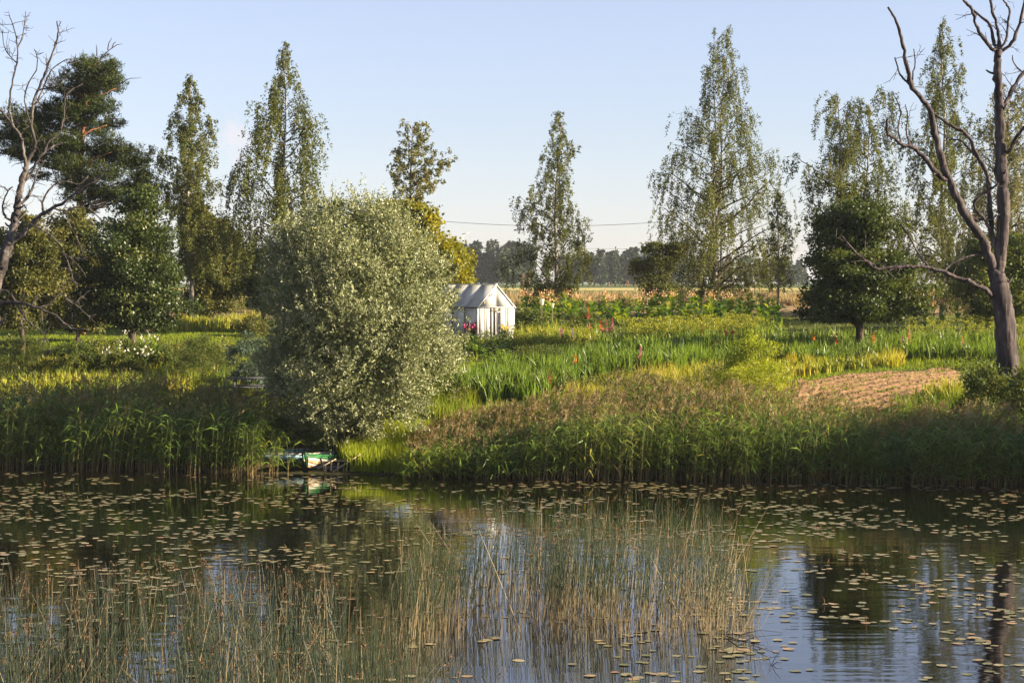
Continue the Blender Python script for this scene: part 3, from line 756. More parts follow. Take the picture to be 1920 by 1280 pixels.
# dead trees, limb by limb
def dead_tree(name, label, d, limbs, mat, base_px, twig_n=2, seed=5, twig_len=.55, thin=1.0):
    r_ = np.random.default_rng(seed)
    bx = (base_px[0] - 960) * d / F
    B = np.array([bx, d, float(ground(bx, d))])
    t = thing(name, label, 'dead tree', B)
    dd = {}
    for li, (nm, pts, r0, r1, dep) in enumerate(limbs):
        n = len(pts)
        q = np.linspace(0, 1, n)
        d0 = dd.get(tuple(pts[0]), 0.0)
        offs = d0 + dep * q
        for p, o in zip(pts, offs):
            dd.setdefault(tuple(p), o)
        P = np.array([at(x, y, d + o) for (x, y), o in zip(pts, offs)]) - B
        # finer, slightly crooked
        m = (n - 1) * (10 if nm == 'trunk' else 4) + 1
        s = np.linspace(0, n - 1, m)
        k = np.clip(s.astype(int), 0, n - 2); f_ = s - k
        p0 = P[np.clip(k - 1, 0, n - 1)]; p1 = P[k]; p2 = P[k + 1]; p3 = P[np.clip(k + 2, 0, n - 1)]
        f3 = f_[:, None]
        Q = .5 * ((2 * p1) + (-p0 + p2) * f3 + (2 * p0 - 5 * p1 + 4 * p2 - p3) * f3 ** 2 + (-p0 + 3 * p1 - 3 * p2 + p3) * f3 ** 3)
        rad = np.interp(s / (n - 1), [0, 1], [r0, r1]) * d / F * (1.0 if nm == 'trunk' else thin)
        if isinstance(r0, (list, tuple)):
            pass
        Q[1:-1] += r_.normal(size=(m - 2, 3)) * np.where(rad > .2, rad * .04, np.minimum(rad * .3, .018))[1:-1, None]
        rad = rad * (1 + np.where(rad > .2, .025, .09) * r_.normal(size=m))
        S_ = 18 if nm == 'trunk' else 9 if r0 > 5 else 6
        V, f = tubes(Q, rad, S_)
        if r0 > 4:                              # ridged, weathered surface
            ang = np.tile(np.arange(S_) / S_ * 6.283, m); hh = np.repeat(np.arange(m) * .35, S_)
            rg = vnoise(ang * 2.2 + li, hh * .35, 1.0, 71) * .6 + vnoise(np.cos(ang) * 3 + 9, hh * 1.3 + np.sin(ang) * 3, 1.0, 72) * .4 - .5
            V += (V - np.repeat(Q, S_, 0)) * (rg * (.22 if nm == 'trunk' else .30))[:, None]
        b = MB(); b.add(V, f)
        o = b.build(nm, M[mat], t, smooth=True)
        if nm == 'trunk':                       # snapped stubs
            for _s in range(5):
                j = int(r_.integers(m // 6, m - 2)); dv = nrm(np.append(r_.normal(size=2), .5)); l = r_.uniform(.12, .38)
                sb = MB(); sv, sf = tubes(np.array([Q[j] + dv * rad[j] * .5, Q[j] + dv * (rad[j] + l * .5), Q[j] + dv * (rad[j] + l) + [0, 0, .05]]), np.array([.05, .038, .026]) * min(1.0, rad[j] / .12), 6)
                sb.add(sv, sf); sb.build('broken_stub', M[mat], o, smooth=True)
        # short spurs and twigs on the thinner limbs
        if r0 <= 9 and twig_n and nm != 'trunk':
            L_ = np.linalg.norm(np.diff(Q, axis=0), axis=1).sum()
            nt = int(L_ * twig_n)
            TP, TR = [], []
            for _ in range(nt):
                j = r_.integers(1, m - 1)
                tg = nrm(Q[j + 1] - Q[j - 1])
                dv = nrm(tg * .5 + r_.normal(size=3) * .8)
                l = r_.uniform(.12, 1) ** 1.4 * twig_len
                uu = np.linspace(0, 1, 5)[:, None]
                bend = r_.normal(size=3) * .2
                tq = Q[j] + dv * l * uu + bend * l * uu ** 2 + r_.normal(size=(5, 3)) * .05 * l * np.sqrt(uu)
                TP.append(tq)
                TR.append(np.linspace(max(.011, min(.02, rad[j] * .4)), .006, 5))
                for _k in range(int(r_.integers(0, 4)) if l > .3 * twig_len else 0):
                    jj = int(r_.integers(1, 4)); dv2 = nrm(dv * .6 + r_.normal(size=3) * .7); l2 = l * r_.uniform(.25, .6)
                    TP.append(tq[jj] + dv2 * l2 * uu + r_.normal(size=(5, 3)) * .06 * l2 * np.sqrt(uu)); TR.append(np.linspace(.009, .005, 5))
            if TP:
                b = MB(); V, f = tubes(np.array(TP), np.array(TR), 4); b.add(V, f); b.build('twigs', M[mat], o, kind='stuff')
    return t

dead_tree('dead_tree', 'tall bare dead tree with a thick forked trunk at the right edge', 66.5, [
    ('trunk', [(1893, 850), (1892, 800), (1890, 720), (1887, 650), (1882, 590), (1874, 540), (1869, 510)], 24, 15, 0.0),
    ('trunk', [(1869, 510), (1875, 478), (1881, 425), (1880, 340), (1876, 280), (1873, 200), (1870, 130), (1871, 96)], 13, 7, .3),
    ('limb', [(1869, 510), (1858, 490), (1846, 455), (1826, 425), (1806, 395), (1791, 362), (1776, 330), (1762, 290), (1752, 250), (1745, 210), (1727, 182), (1711, 164), (1704, 140), (1695, 95), (1688, 64), (1677, 35), (1665, 14)], 13, 2.5, -2.0),
    ('limb', [(1776, 330), (1768, 336), (1745, 312), (1725, 286), (1707, 275), (1690, 270), (1675, 258), (1664, 249), (1664, 224)], 7, 3, -.8),
    ('limb', [(1875, 478), (1862, 450), (1857, 410), (1853, 355), (1848, 322), (1831, 290), (1812, 252), (1790, 240), (1762, 222), (1742, 206)], 8, 2.5, 1.2),
    ('limb', [(1848, 322), (1838, 305), (1822, 285), (1800, 263), (1780, 263)], 4, 2, .7),
    ('limb', [(1862, 450), (1852, 422), (1836, 402), (1827, 388), (1832, 372), (1856, 356), (1872, 344)], 5, 2.5, -.6),
    ('limb', [(1857, 410), (1832, 412), (1808, 397)], 4, 3, -.6),
    ('limb', [(1872, 345), (1866, 320), (1868, 290), (1862, 262)], 4, 2, .5),
    ('limb', [(1871, 96), (1858, 92), (1842, 70), (1830, 48), (1822, 18), (1808, 2), (1796, -22)], 5, 3, -.5),
    ('limb', [(1871, 96), (1862, 78), (1857, 48), (1838, 30), (1822, 18)], 4.5, 3, .4),
    ('limb', [(1871, 96), (1872, 64), (1863, 30), (1857, 0), (1853, -30)], 4.5, 3, .2),
    ('limb', [(1871, 96), (1886, 75), (1890, 42), (1893, 18), (1883, 3), (1876, -25)], 3.5, 2, .6),
    ('limb', [(1871, 96), (1893, 88), (1908, 55), (1919, 15), (1928, -25)], 5, 3, -.3),
    ('limb', [(1873, 200), (1886, 194), (1899, 166), (1918, 137), (1945, 112)], 6, 4, .6),
    ('limb', [(1918, 137), (1908, 128), (1900, 116), (1898, 104)], 2.2, 1.2, .2),
    ('limb', [(1876, 280), (1892, 283), (1908, 256), (1924, 235), (1950, 215)], 5, 3.5, -.6),
    ('limb', [(1874, 540), (1862, 556), (1848, 543), (1830, 534), (1800, 522), (1770, 510), (1742, 501), (1705, 500), (1672, 501), (1645, 505), (1627, 491), (1601, 470), (1578, 442)], 7, 1.8, -1.6),
    ('limb', [(1645, 505), (1632, 492), (1618, 489), (1592, 492)], 2.5, 1.2, -.3),
    ('limb', [(1770, 510), (1785, 494), (1812, 482), (1845, 474)], 3, 2, .5),
    ('limb', [(1742, 501), (1726, 482), (1706, 446), (1688, 420)], 2.5, 1.5, .6),
    ('limb', [(1690, 270), (1684, 240), (1689, 214), (1685, 196), (1674, 176)], 2.2, 1, .4),
    ('limb', [(1707, 275), (1699, 245), (1702, 218), (1697, 196)], 2, 1, -.4),
    ('limb', [(1711, 164), (1697, 150), (1688, 140), (1682, 122), (1678, 108)], 3, 1.5, -.3),
    ('limb', [(1711, 164), (1712, 140), (1716, 118), (1713, 92)], 2.5, 1.2, .3),
], 'dead_dark', (1893, 850), twig_n=4.2, twig_len=.8, thin=.76)

dead_tree('dead_tree', 'bleached leafless dead tree with many thin branches at the left edge', 72.0, [
    ('trunk', [(-40, 860), (-34, 740), (-26, 620), (-12, 540), (4, 492), (16, 458)], 20, 9.5, 0.0),
    ('trunk', [(16, 458), (27, 420), (33, 385), (40, 345), (49, 312)], 8.5, 5, .2),
    ('limb', [(49, 312), (58, 290), (66, 268), (59, 235), (62, 205), (70, 170), (84, 138), (94, 112), (104, 85), (109, 62), (107, 40)], 5.5, 1.8, .8),
    ('limb', [(49, 312), (45, 290), (40, 262), (28, 242), (8, 215), (-5, 200)], 5.5, 3, -.7),
    ('limb', [(28, 242), (19, 215), (18, 190), (24, 150), (32, 118), (33, 90), (27, 55), (17, 28)], 3.5, 1.5, -.6),
    ('limb', [(33, 90), (40, 75), (46, 45), (48, 22)], 2, 1, .3),
    ('limb', [(32, 118), (18, 105), (8, 86), (4, 55)], 2, 1, -.3),
    ('limb', [(40, 345), (56, 330), (72, 300), (84, 285), (100, 275), (118, 268)], 5, 2, .5),
    ('limb', [(84, 285), (92, 265), (110, 252), (120, 220), (122, 190), (130, 172), (155, 158)], 3, 1.2, .6),
    ('limb', [(59, 235), (46, 190), (54, 155), (68, 132), (70, 108), (64, 92)], 2.5, 1.2, -.5),
    ('limb', [(62, 205), (78, 172), (92, 140), (100, 128), (125, 112), (140, 112)], 3, 1.2, .6),
    ('limb', [(70, 170), (90, 165), (108, 160), (128, 136)], 2.2, 1, -.5),
    ('limb', [(16, 458), (38, 442), (60, 420), (82, 400), (100, 390), (130, 372), (155, 352), (180, 335), (200, 318)], 7.5, 2, -1.2),
    ('limb', [(33, 385), (50, 372), (62, 350), (68, 325), (85, 300)], 4.5, 2, .6),
    ('limb', [(82, 400), (80, 380), (95, 352), (118, 340), (150, 345), (165, 330)], 3.5, 1.5, .7),
    ('limb', [(100, 390), (122, 396), (150, 388), (172, 395), (190, 412), (208, 420)], 3, 1.2, .5),
    ('limb', [(60, 420), (80, 432), (105, 450), (120, 475), (132, 505), (138, 530)], 3, 1.2, -.6),
    ('limb', [(122, 396), (130, 420), (148, 455), (157, 482)], 2, 1, -.4),
    ('limb', [(120, 475), (140, 490), (160, 516)], 1.8, 1, .3),
    ('limb', [(27, 420), (8, 402), (6, 380), (15, 358), (24, 350)], 4, 1.5, -.5),
    ('limb', [(15, 358), (4, 350), (-8, 352)], 2, 1, -.3),
    ('limb', [(27, 420), (40, 405), (50, 392), (40, 380), (38, 362)], 2.5, 1.2, -.4),
    ('limb', [(-26, 620), (0, 572), (30, 567), (68, 576), (104, 591), (133, 615), (166, 618)], 6, 2, -1.0),
    ('limb', [(30, 567), (18, 549), (0, 542), (-20, 536)], 3.5, 2, -.4),
    ('limb', [(30, 567), (45, 594), (58, 608), (76, 620), (90, 640)], 3, 1.2, -.6),
    ('limb', [(68, 576), (90, 572), (112, 552), (128, 562), (150, 578), (180, 606)], 2.6, 1, .6),
    ('limb', [(128, 562), (140, 570), (152, 556), (163, 562)], 1.8, .9, .2),
    ('limb', [(45, 594), (40, 606), (52, 622)], 2, 1, -.3),
    ('limb', [(-12, 540), (0, 600), (10, 598)], 4, 2, -.8),
], 'dead_pale', (-40, 860), twig_n=6.0, twig_len=.75, seed=9, thin=.66)
# ------------------------------------------------------------------ far forest, poles and wires, lamp
def conifer_meshes(v):
    r_ = np.random.default_rng(100 + v)
    H = 14.0
    kind = v % 3                     # 0 spruce, 1 pine with bare stem, 2 broad
    cb, tb = MB(), MB()
    V, f = tubes(np.array([[0, 0, -.3], [.1, 0, 5], [.05, .1, 10], [0, 0, H * .97]]), np.array([.2, .16, .11, .03]), 5); tb.add(V, f)
    n = 900
    if kind == 0:
        z = 1.5 + (H - 1.5) * (1 - np.sqrt(r_.random(n))); w = 2.3 * (1 - (z - 1.5) / (H - 1.3)) ** .85 + .1
        w = w * (.75 + .3 * np.sin(z * 5 + v))
    elif kind == 1:
        z = 5.5 + (H - 5.5) * r_.random(n) ** .8; w = 2.3 * np.sqrt(np.clip(1 - ((z - 9.0) / 5.2) ** 2, .02, 1)) * (.7 + .4 * np.sin(z * 2.3 + v))
    else:
        z = 2.5 + (H - 3.0) * r_.random(n); w = 2.9 * np.sqrt(np.clip(1 - ((z - 7) / 6.2) ** 2, .02, 1)) * (.8 + .25 * np.sin(z * 1.9 + v))
    a = r_.random(n) * 2 * np.pi; rho = r_.random(n) ** .45 * w
    C = np.stack([rho * np.cos(a), rho * np.sin(a), z], 1)
    D = nrm(np.stack([np.cos(a), np.sin(a), -.35 + 0 * a], 1) + r_.normal(size=(n, 3)) * .5)
    V, f = diamonds(C, D, r_.uniform(.7, 1.4, n), r_.uniform(.35, .7, n)); cb.add(V, f, np.repeat(np.clip(r_.random() * .4 + r_.random(n) * .6, 0, 1), 4))
    return tb.mesh('trunk', M['pine_bark'] if kind == 1 else M['bark'], True), cb.mesh('crown', M['forest'])

protos = []
LBL = ['dark pointed spruce in the distant forest edge across the field', 'distant pine with a bare reddish stem in the forest edge across the field', 'distant rounded tree in the forest edge across the field']
for v in range(6):
    tm, cm = conifer_meshes(v); protos.append((tm, cm, v % 3))
def forest_tree(x, y, s, v):
    tm, cm, k = protos[v]
    nm = ['spruce_tree', 'pine_tree', 'broadleaf_tree'][k]
    t = thing(nm, LBL[k], 'forest tree', (x, y, float(ground(x, y))), rng.random() * 6.3, 'trees along the distant forest edge')
    t.scale = (s, s, s)
    link('trunk', tm, t); link('crown', cm, t)
for px in np.concatenate([np.arange(868, 1000, 6.0), np.arange(1096, 1235, 6.0), np.arange(1400, 1505, 8.0)]):
    y = rng.uniform(600, 660); pxx = px + rng.uniform(-5, 5)
    top = np.interp(px, [860, 905, 925, 990, 1100, 1130, 1210, 1240, 1400, 1500], [14, 14.5, 16.5, 14, 11.5, 12, 13.5, 13, 10, 10])
    forest_tree((pxx - 960) / F * y, y, top / 14 * rng.uniform(.68, .98), int(rng.integers(0, 6)))
# the wood behind the edge, one mass
mb = MB()
for k in range(190):
    y = rng.uniform(665, 760); x = rng.uniform(-.30, .30) * y; s = rng.uniform(.66, .86) * (1 if x < .12 * y else .85); v = int(rng.integers(0, 6))
    me = protos[v][1]; nv_ = len(me.vertices)
    co = np.empty(nv_ * 3, np.float32); me.vertices.foreach_get('co', co); co = co.reshape(-1, 4, 3)[::3].reshape(-1, 3)
    ctr = np.repeat(co.reshape(-1, 4, 3).mean(1), 4, 0); co = ctr + (co - ctr) * 1.7
    mb.add(co * s * np.array([1.15, 1.15, .92]) + np.array([x, y, 4.85]), np.arange(len(co)).reshape(-1, 4), np.repeat(rng.random(len(co) // 4), 4))
mb.build('distant_forest', M['forest'], kind='stuff', label='dark wood closing the far side of the field', category='forest')

def utility_pole(px, d, ztop, label):
    x = (px - 960) / F * d; z0 = float(ground(x, d))
    t = thing('utility_pole', label, 'utility pole', (x, d, z0), 0, None)
    h = ztop - z0
    b = MB(); V, f = tubes(np.array([[0, 0, -.3], [0, 0, h * .5], [0, 0, h]]), np.array([.14, .12, .09]), 8); b.add(V, f); b.build('pole', M['grey_wood'], t, smooth=True)
    b = MB(); V, f = beam((-.5, 0, h - .35), (.5, 0, h - .35), .09, .1); b.add(V, f); b.build('crossarm', M['grey_wood'], t)
    for sx in (-.45, .45):
        b = MB(); V, f = tubes(np.array([[sx, 0, h - .3], [sx, 0, h - .2], [sx, 0, h - .1]]), np.array([.03, .05, .03]), 6); b.add(V, f); b.build('insulator', M['white_flower'], t)
M['wire'] = noisemat('dark_wire', [(.3, (.05, .05, .055)), (.7, (.08, .08, .085))], 3, rough=.6)
def wire(pts, rad, label, d):
    P = np.array([at(x, y, d) for x, y in pts])
    b = MB(); V, f = tubes(P, np.full(len(P), rad), 5); b.add(V, f)
    b.build('power_line', M['wire'], smooth=True, label=label, category='power line')
def sag(x0, y0, x1, y1, s, n=24):
    u = np.linspace(0, 1, n); return list(zip(x0 + (x1 - x0) * u, y0 + (y1 - y0) * u + 4 * s * u * (1 - u)))
utility_pole(545, 180, at(545, 374, 180)[2], 'wooden power pole hidden behind the tall weeping birch')
utility_pole(1352, 180, at(1352, 404, 180)[2], 'wooden power pole hidden behind the biggest birch')
wire(sag(545, 375, 1352, 405, 32), .02, 'thick power line sagging across the gap between the birches', 180)
wire(sag(300, 458, 1500, 470, 0), .02, 'faint thin upper wire just above the distant forest', 330)
wire(sag(300, 482, 1500, 497, 0), .02, 'faint thin lower wire crossing in front of the distant forest', 330)
# road lamp
x_, y_, _ = at(868, 500, 230); z_ = float(ground(x_, y_)); zt = at(868, 439, 230)[2] - z_
t = thing('street_lamp', 'pale road lamp head on a thin mast above the yellow-green maple', 'street lamp', (x_, y_, z_))
b = MB(); V, f = tubes(np.array([[0, 0, -.3], [0, 0, zt * .5], [0, 0, zt]]), np.array([.035, .03, .025]), 6); b.add(V, f); b.build('mast', M['white_flower'], t)
b = MB(); V, f = beam((-.1, 0, zt), (.75, 0, zt + .18), .16, .07); b.add(V, f); b.build('lamp_head', M['white_flower'], t)

# ------------------------------------------------------------------ greenhouse
def film_material():
    m, n, l, out = newmat('milky_greenhouse_film')
    tc = n.new('ShaderNodeTexCoord'); nz = n.new('ShaderNodeTexNoise'); nz.inputs['Scale'].default_value = 2.2; nz.inputs['Detail'].default_value = 5
    l.new(tc.outputs['Object'], nz.inputs['Vector'])
    r = ramp(n, [(.3, (.60, .60, .57)), (.65, (.78, .78, .76))]); l.new(nz.outputs['Fac'], r.inputs['Fac'])
    b = n.new('ShaderNodeBsdfPrincipled'); b.inputs['Roughness'].default_value = .45; l.new(r.outputs['Color'], b.inputs['Base Color'])
    t = n.new('ShaderNodeBsdfTranslucent'); l.new(r.outputs['Color'], t.inputs['Color'])
    tr = n.new('ShaderNodeBsdfTransparent')
    a = n.new('ShaderNodeMixShader'); a.inputs['Fac'].default_value = .48; l.new(b.outputs[0], a.inputs[1]); l.new(t.outputs[0], a.inputs[2])
    c = n.new('ShaderNodeMixShader'); c.inputs['Fac'].default_value = .05; l.new(a.outputs[0], c.inputs[1]); l.new(tr.outputs[0], c.inputs[2])
    l.new(c.outputs[0], out.inputs['Surface'])
    return m

def greenhouse():
    gr = g1(963, 634); d = gr[1]
    th = R(31); W = 65 / F * d / math.cos(th); Hw = 58 / F * d; Hr = 98 / F * d; bay = 1.22; nb = 4
    t = thing('greenhouse', 'small white gabled garden greenhouse with its door ajar', 'greenhouse', gr, th)
    film = film_material()
    wood = noisemat('painted_frame', [(.3, (.50, .47, .42)), (.7, (.74, .72, .68))], 8, rough=.6)
    darkframe = noisemat('dark_frame', [(.3, (.05, .05, .05)), (.7, (.10, .10, .10))], 8, rough=.6)
    # local: x from -W (left) to 0 (right); y into depth; z up. gable at y = 0
    th_ = .012
    xs = [-W, -W * .82, -W * .655, -W * .55, -W * .415, -W * .22, 0]
    wf = MB()
    for i in range(6):
        if i == 3:
            continue                                        # the doorway
        b = MB(); V, f = box(((xs[i] + xs[i + 1]) / 2, rng.uniform(-.004, .004), Hw / 2 - .03), (xs[i + 1] - xs[i] - .012, th_, Hw + .06)); b.add(V, f); b.build('wall_panel', film, t)
    b = MB(); V, f = box(((xs[3] + xs[4]) / 2, 0, Hw - .09), (xs[4] - xs[3], th_, .16)); b.add(V, f); b.build('wall_panel', film, t)
    # gable triangle in two sheets
    for s in (0, 1):
        xa, xb = (-W, -W / 2) if s == 0 else (-W / 2, 0)
        p = np.array([[xa, 0, Hw + .01], [xb, 0, Hw + .01], [-W / 2 + (-.006 if s == 0 else .006), 0, Hr]])
        V = np.concatenate([p + [0, -.006, 0], p + [0, .006, 0]]); b = MB()
        b.add(V, [np.array([[0, 1, 2], [5, 4, 3]]), np.array([[0, 3, 4, 1], [1, 4, 5, 2], [2, 5, 3, 0]])]); b.build('gable_panel', film, t)
    for k in range(nb):
        y0, y1 = k * bay + .02, (k + 1) * bay - .02
        for sx in (0, 1):
            e = -W - .08 if sx == 0 else .08
            p = np.array([[e, y0, Hw - .05], [e, y1, Hw - .05], [-W / 2, y1, Hr + .03], [-W / 2, y0, Hr + .03]])
            nn = np.array([-1 if sx == 0 else 1, 0, 1]) * .006
            b = MB(); b.add(np.concatenate([p + nn, p - nn]), np.array([[0, 1, 2, 3], [7, 6, 5, 4], [0, 4, 5, 1], [1, 5, 6, 2], [2, 6, 7, 3], [3, 7, 4, 0]])); b.build('roof_panel', film, t)
            X = -W if sx == 0 else 0
            b = MB(); V, f = box((X, (y0 + y1) / 2, Hw / 2), (th_, y1 - y0 - .04, Hw - .1)); b.add(V, f); b.build('side_panel', film, t)
    V, f = box((-W / 2, nb * bay, Hw / 2), (W, th_, Hw)); b = MB(); b.add(V, f); b.build('back_panel', film, t)
    p = np.array([[-W, nb * bay, Hw], [0, nb * bay, Hw], [-W / 2, nb * bay, Hr]]); b = MB(); b.add(np.concatenate([p, p + [0, .01, 0]]), [np.array([[0, 1, 2], [5, 4, 3]])]); b.build('back_panel', film, t)
    # posts and rails, dark at the side, painted at the gable
    for k in range(nb + 1):
        for X, m in ((-W - .03, darkframe), (.03, wood)):
            if k == 0: m = wood
            b = MB(); V, f = box((X, k * bay + (.03 if k == 0 else 0), Hw / 2 - .04), (.05, .05, Hw + .02)); b.add(V, f); b.build('post', m, t)
        for sx in (-1, 1):
            e = np.array([-W / 2 + sx * (W / 2 + .10), k * bay - (.02 if k == 0 else 0), Hw - .045]); a = np.array([-W / 2, k * bay - (.02 if k == 0 else 0), Hr + .055])
            b = MB(); V, f = beam(e, a, .055, .05); b.add(V, f); b.build('rafter', wood, t)
    for X in (-W - .065, .065):
        b = MB(); V, f = beam((X, -.03, Hw - .02), (X, nb * bay, Hw - .02), .04, .06); b.add(V, f); b.build('eave_rail', darkframe if X < -W / 2 else wood, t)
    b = MB(); V, f = beam((-W / 2, -.05, Hr + .07), (-W / 2, nb * bay + .03, Hr + .07), .09, .04); b.add(V, f); b.build('ridge_cap', wood, t)
    b = MB(); V, f = beam((-W, -.035, Hw), (0, -.035, Hw), .03, .04); b.add(V, f); b.build('tie_beam', wood, t)
    for x in xs[1:-1]:
        b = MB(); V, f = box((x, -.022, Hw / 2 - .03), (.05 if x == xs[2] else .075 if x in (xs[3], xs[4]) else .022, .02, Hw + .02)); b.add(V, f); b.build('batten', wood if x not in (xs[2], xs[3], xs[4]) else noisemat('door_post', [(.3, (.04, .03, .022)), (.7, (.10, .075, .05))], 8), t)
    V, f = box((-W / 2, -.016, (Hw + Hr) / 2), (.02, .02, Hr - Hw - .1)); b = MB(); b.add(V, f); b.build('batten', wood, t)
    # door ajar, swung outwards a little
    dw = xs[4] - xs[3] - .04
    dt = link('door', None, t, (xs[3] + .02, -.03, 0), (0, 0, R(-20)))
    b = MB(); V, f = box((dw / 2 + .01, 0, Hw / 2 - .12), (dw - .06, .01, Hw - .3)); b.add(V, f); b.build('door_panel', film, dt)
    for p, q in (((.02, 0, 0), (.02, 0, Hw - .24)), ((dw, 0, 0), (dw, 0, Hw - .24)), ((0, 0, Hw - .22), (dw + .02, 0, Hw - .22)), ((0, 0, .04), (dw + .02, 0, .04))):
        b = MB(); V, f = beam(p, q, .035, .035, (0, 1, 0)); b.add(V, f); b.build('door_frame', wood, dt)
    b = MB(); V, f = beam((dw, -.02, 0), (dw, -.02, Hw - .24), .05, .03, (0, 1, 0)); b.add(V, f); b.build('door_edge', darkframe, dt)
    # clips and the door hook
    for (x, z) in ((-W * .66, Hw + (Hr - Hw) * .60), (-W * .86, Hw + (Hr - Hw) * .22)):
        b = MB(); V, f = box((x, -.07, z), (.05, .04, .12)); b.add(V, f); b.build('clip', M['plank'], t)
    b = MB(); V, f = beam((-W * .70, -.05, Hw - .18), (-W * .46, -.10, Hw - .06), .03, .03); b.add(V, f); b.build('door_hook', M['plank'], t)
    b = MB(); V, f = beam((-W - .08, .8, .72), (-W - .55, .25, .25), .05, .05); b.add(V, f); b.build('prop', darkframe, t)
    return gr, th, W, d
GH = greenhouse()

# ------------------------------------------------------------------ picnic table in the willow's shade
p_ = g1(478, 746)
t = thing('picnic_table', 'grey wooden picnic table half hidden in the shade left of the willow', 'picnic table', p_, R(4))
for k in range(4):
    b = MB(); V, f = box((0, -.27 + k * .18, .74), (2.1, .165, .05)); b.add(V, f); b.build('top_plank', M['grey_wood'], t)
for sy in (-1, 1):
    for k in (0, 1):
        b = MB(); V, f = box((-.30 if sy < 0 else 0, sy * (.62 + k * .16), .43), (2.6 if sy < 0 else 2.1, .145, .05)); b.add(V, f); b.build('seat_plank', M['grey_wood'], t)
for sx in (-.75, .75):
    for sy in (-1, 1):
        b = MB(); V, f = beam((sx, sy * .2, .70), (sx, sy * .62, .0), .05, .09, (1, 0, 0)); b.add(V, f); b.build('leg', M['grey_wood'], t)
    b = MB(); V, f = beam((sx + .06, -.8, .38), (sx + .06, .8, .38), .05, .08); b.add(V, f); b.build('cross_bar', M['grey_wood'], t)

# ------------------------------------------------------------------ boats at the shore
def paint(name, c, c2, stretch=(.4, 1, 1.4)):
    return noisemat(name, [(.36, c2), (.5, c), (1, tuple(min(.9, v * 1.15) for v in c))], 9, stretch, .55, bump=.15)
PW, PG, PB, PD, PBr = (paint('worn_white_paint', (.48, .45, .38), (.24, .19, .13)), paint('worn_green_paint', (.03, .15, .05), (.04, .08, .035)),
                       paint('pale_blue_paint', (.30, .47, .52), (.18, .27, .3)), paint('dark_green_hull', (.02, .05, .045), (.01, .02, .02)), paint('brown_strake', (.36, .24, .13), (.2, .12, .06)))

def rowboat(label, loc, rz, L, Wd, Hh, mats_strakes, rim, inside, tilt=(0, 0), seats=2):
    """bow towards local -x; clinker strakes each a part"""
    t = thing('rowboat', label, 'rowboat', loc, rz)
    t.rotation_euler = (tilt[0], tilt[1], rz)
    n = 15; u = np.linspace(0, 1, n)
    beamw = Wd / 2 * np.clip(np.sin(np.pi * np.clip(u * .78 + .02, 0, 1)) ** .62, .03, 1)
    sheer = Hh * (1 + .30 * (1 - u) ** 3 + .06 * u ** 2); keel = -.10 * np.ones(n) + .18 * (1 - u) ** 5
    S = len(mats_strakes)
    def curve(v):
        fl = (np.sin(v * np.pi / 2)) ** .8
        y = beamw * (.18 + .82 * fl); z = keel + (sheer - keel) * v ** 1.15
        x = -L / 2 + L * u - .14 * (1 - u) ** 4 * v
        return x, y, z
    for sgn in (-1, 1):
        for k, m in enumerate(mats_strakes):
            x0, y0, z0 = curve(k / S); x1, y1, z1 = curve((k + 1.12) / S if k < S - 1 else 1.0)
            A = np.stack([x0, sgn * (y0 + .016), z0], 1); Bq = np.stack([x1, sgn * y1, z1], 1); A2 = A - [0, sgn * .018, 0]; B2 = Bq - [0, sgn * .018, 0]
            V = np.concatenate([A, Bq, B2, A2]); i = np.arange(n - 1)
            fs = [np.stack([i + a * n, i + 1 + a * n, i + 1 + ((a + 1) % 4) * n, i + ((a + 1) % 4) * n], 1) for a in range(4)]
            b = MB(); b.add(V, fs); b.build('strake', m, t)
        x, y, z = curve(1.0)
        b = MB(); V, f = tubes(np.stack([x, sgn * (y + .005), z + .01], 1), np.full(n, .028), 6); b.add(V, f); b.build('gunwale', rim, t, smooth=True)
    b = MB(); V, f = beam((-L / 2 + .02, 0, keel[0]), (-L / 2 - .14, 0, sheer[0] + .06), .06, .07, (0, 1, 0)); b.add(V, f); b.build('stem_post', rim, t)
    yb = beamw[-1]; b = MB(); V, f = box((L / 2, 0, Hh * .45), (.03, yb * 2 * .92, Hh * 1.0)); b.add(V, f); b.build('transom', mats_strakes[-1], t)
    b = MB(); V, f = box((.1, 0, .03), (L * .72, Wd * .55, .02)); b.add(V, f); b.build('floor_board', inside, t)
    for k in range(seats):
        q = .38 + .34 * k; b = MB(); V, f = box((-L / 2 + L * q, 0, Hh * .72), (.22, np.interp(q, u, beamw) * 1.86, .03)); b.add(V, f); b.build('seat', inside, t)
    return t
def wl(px, py):
    """point of the water surface"""
    a, b_ = ray(px, py); dd = -CAM_Z / b_; return np.array([a * dd, dd, 0.0])
q = wl(584, 886); rowboat('old white rowboat with green rim and brown strakes, bow towards the water', (q[0] + .22, q[1] + 1.40, .0), R(77), 3.1, .95, .37, [PBr, PW, PBr, PW, PG], PG, M['plank'], (R(-3), R(4)))
q = wl(560, 884); rowboat('pale blue rowboat with a white rim, just left of the white one', (q[0] - .45, q[1] + 1.5, .04), R(30), 3.0, 1.2, .44, [PD, PD, PD, PB], PW, PB, (R(3), 0))
q = wl(505, 882); rowboat('green-rimmed dark rowboat half hidden behind the reeds', (q[0] + .2, q[1] + 1.5, .02), R(14), 3.0, 1.15, .40, [PD, PD, PD], PG, PD)
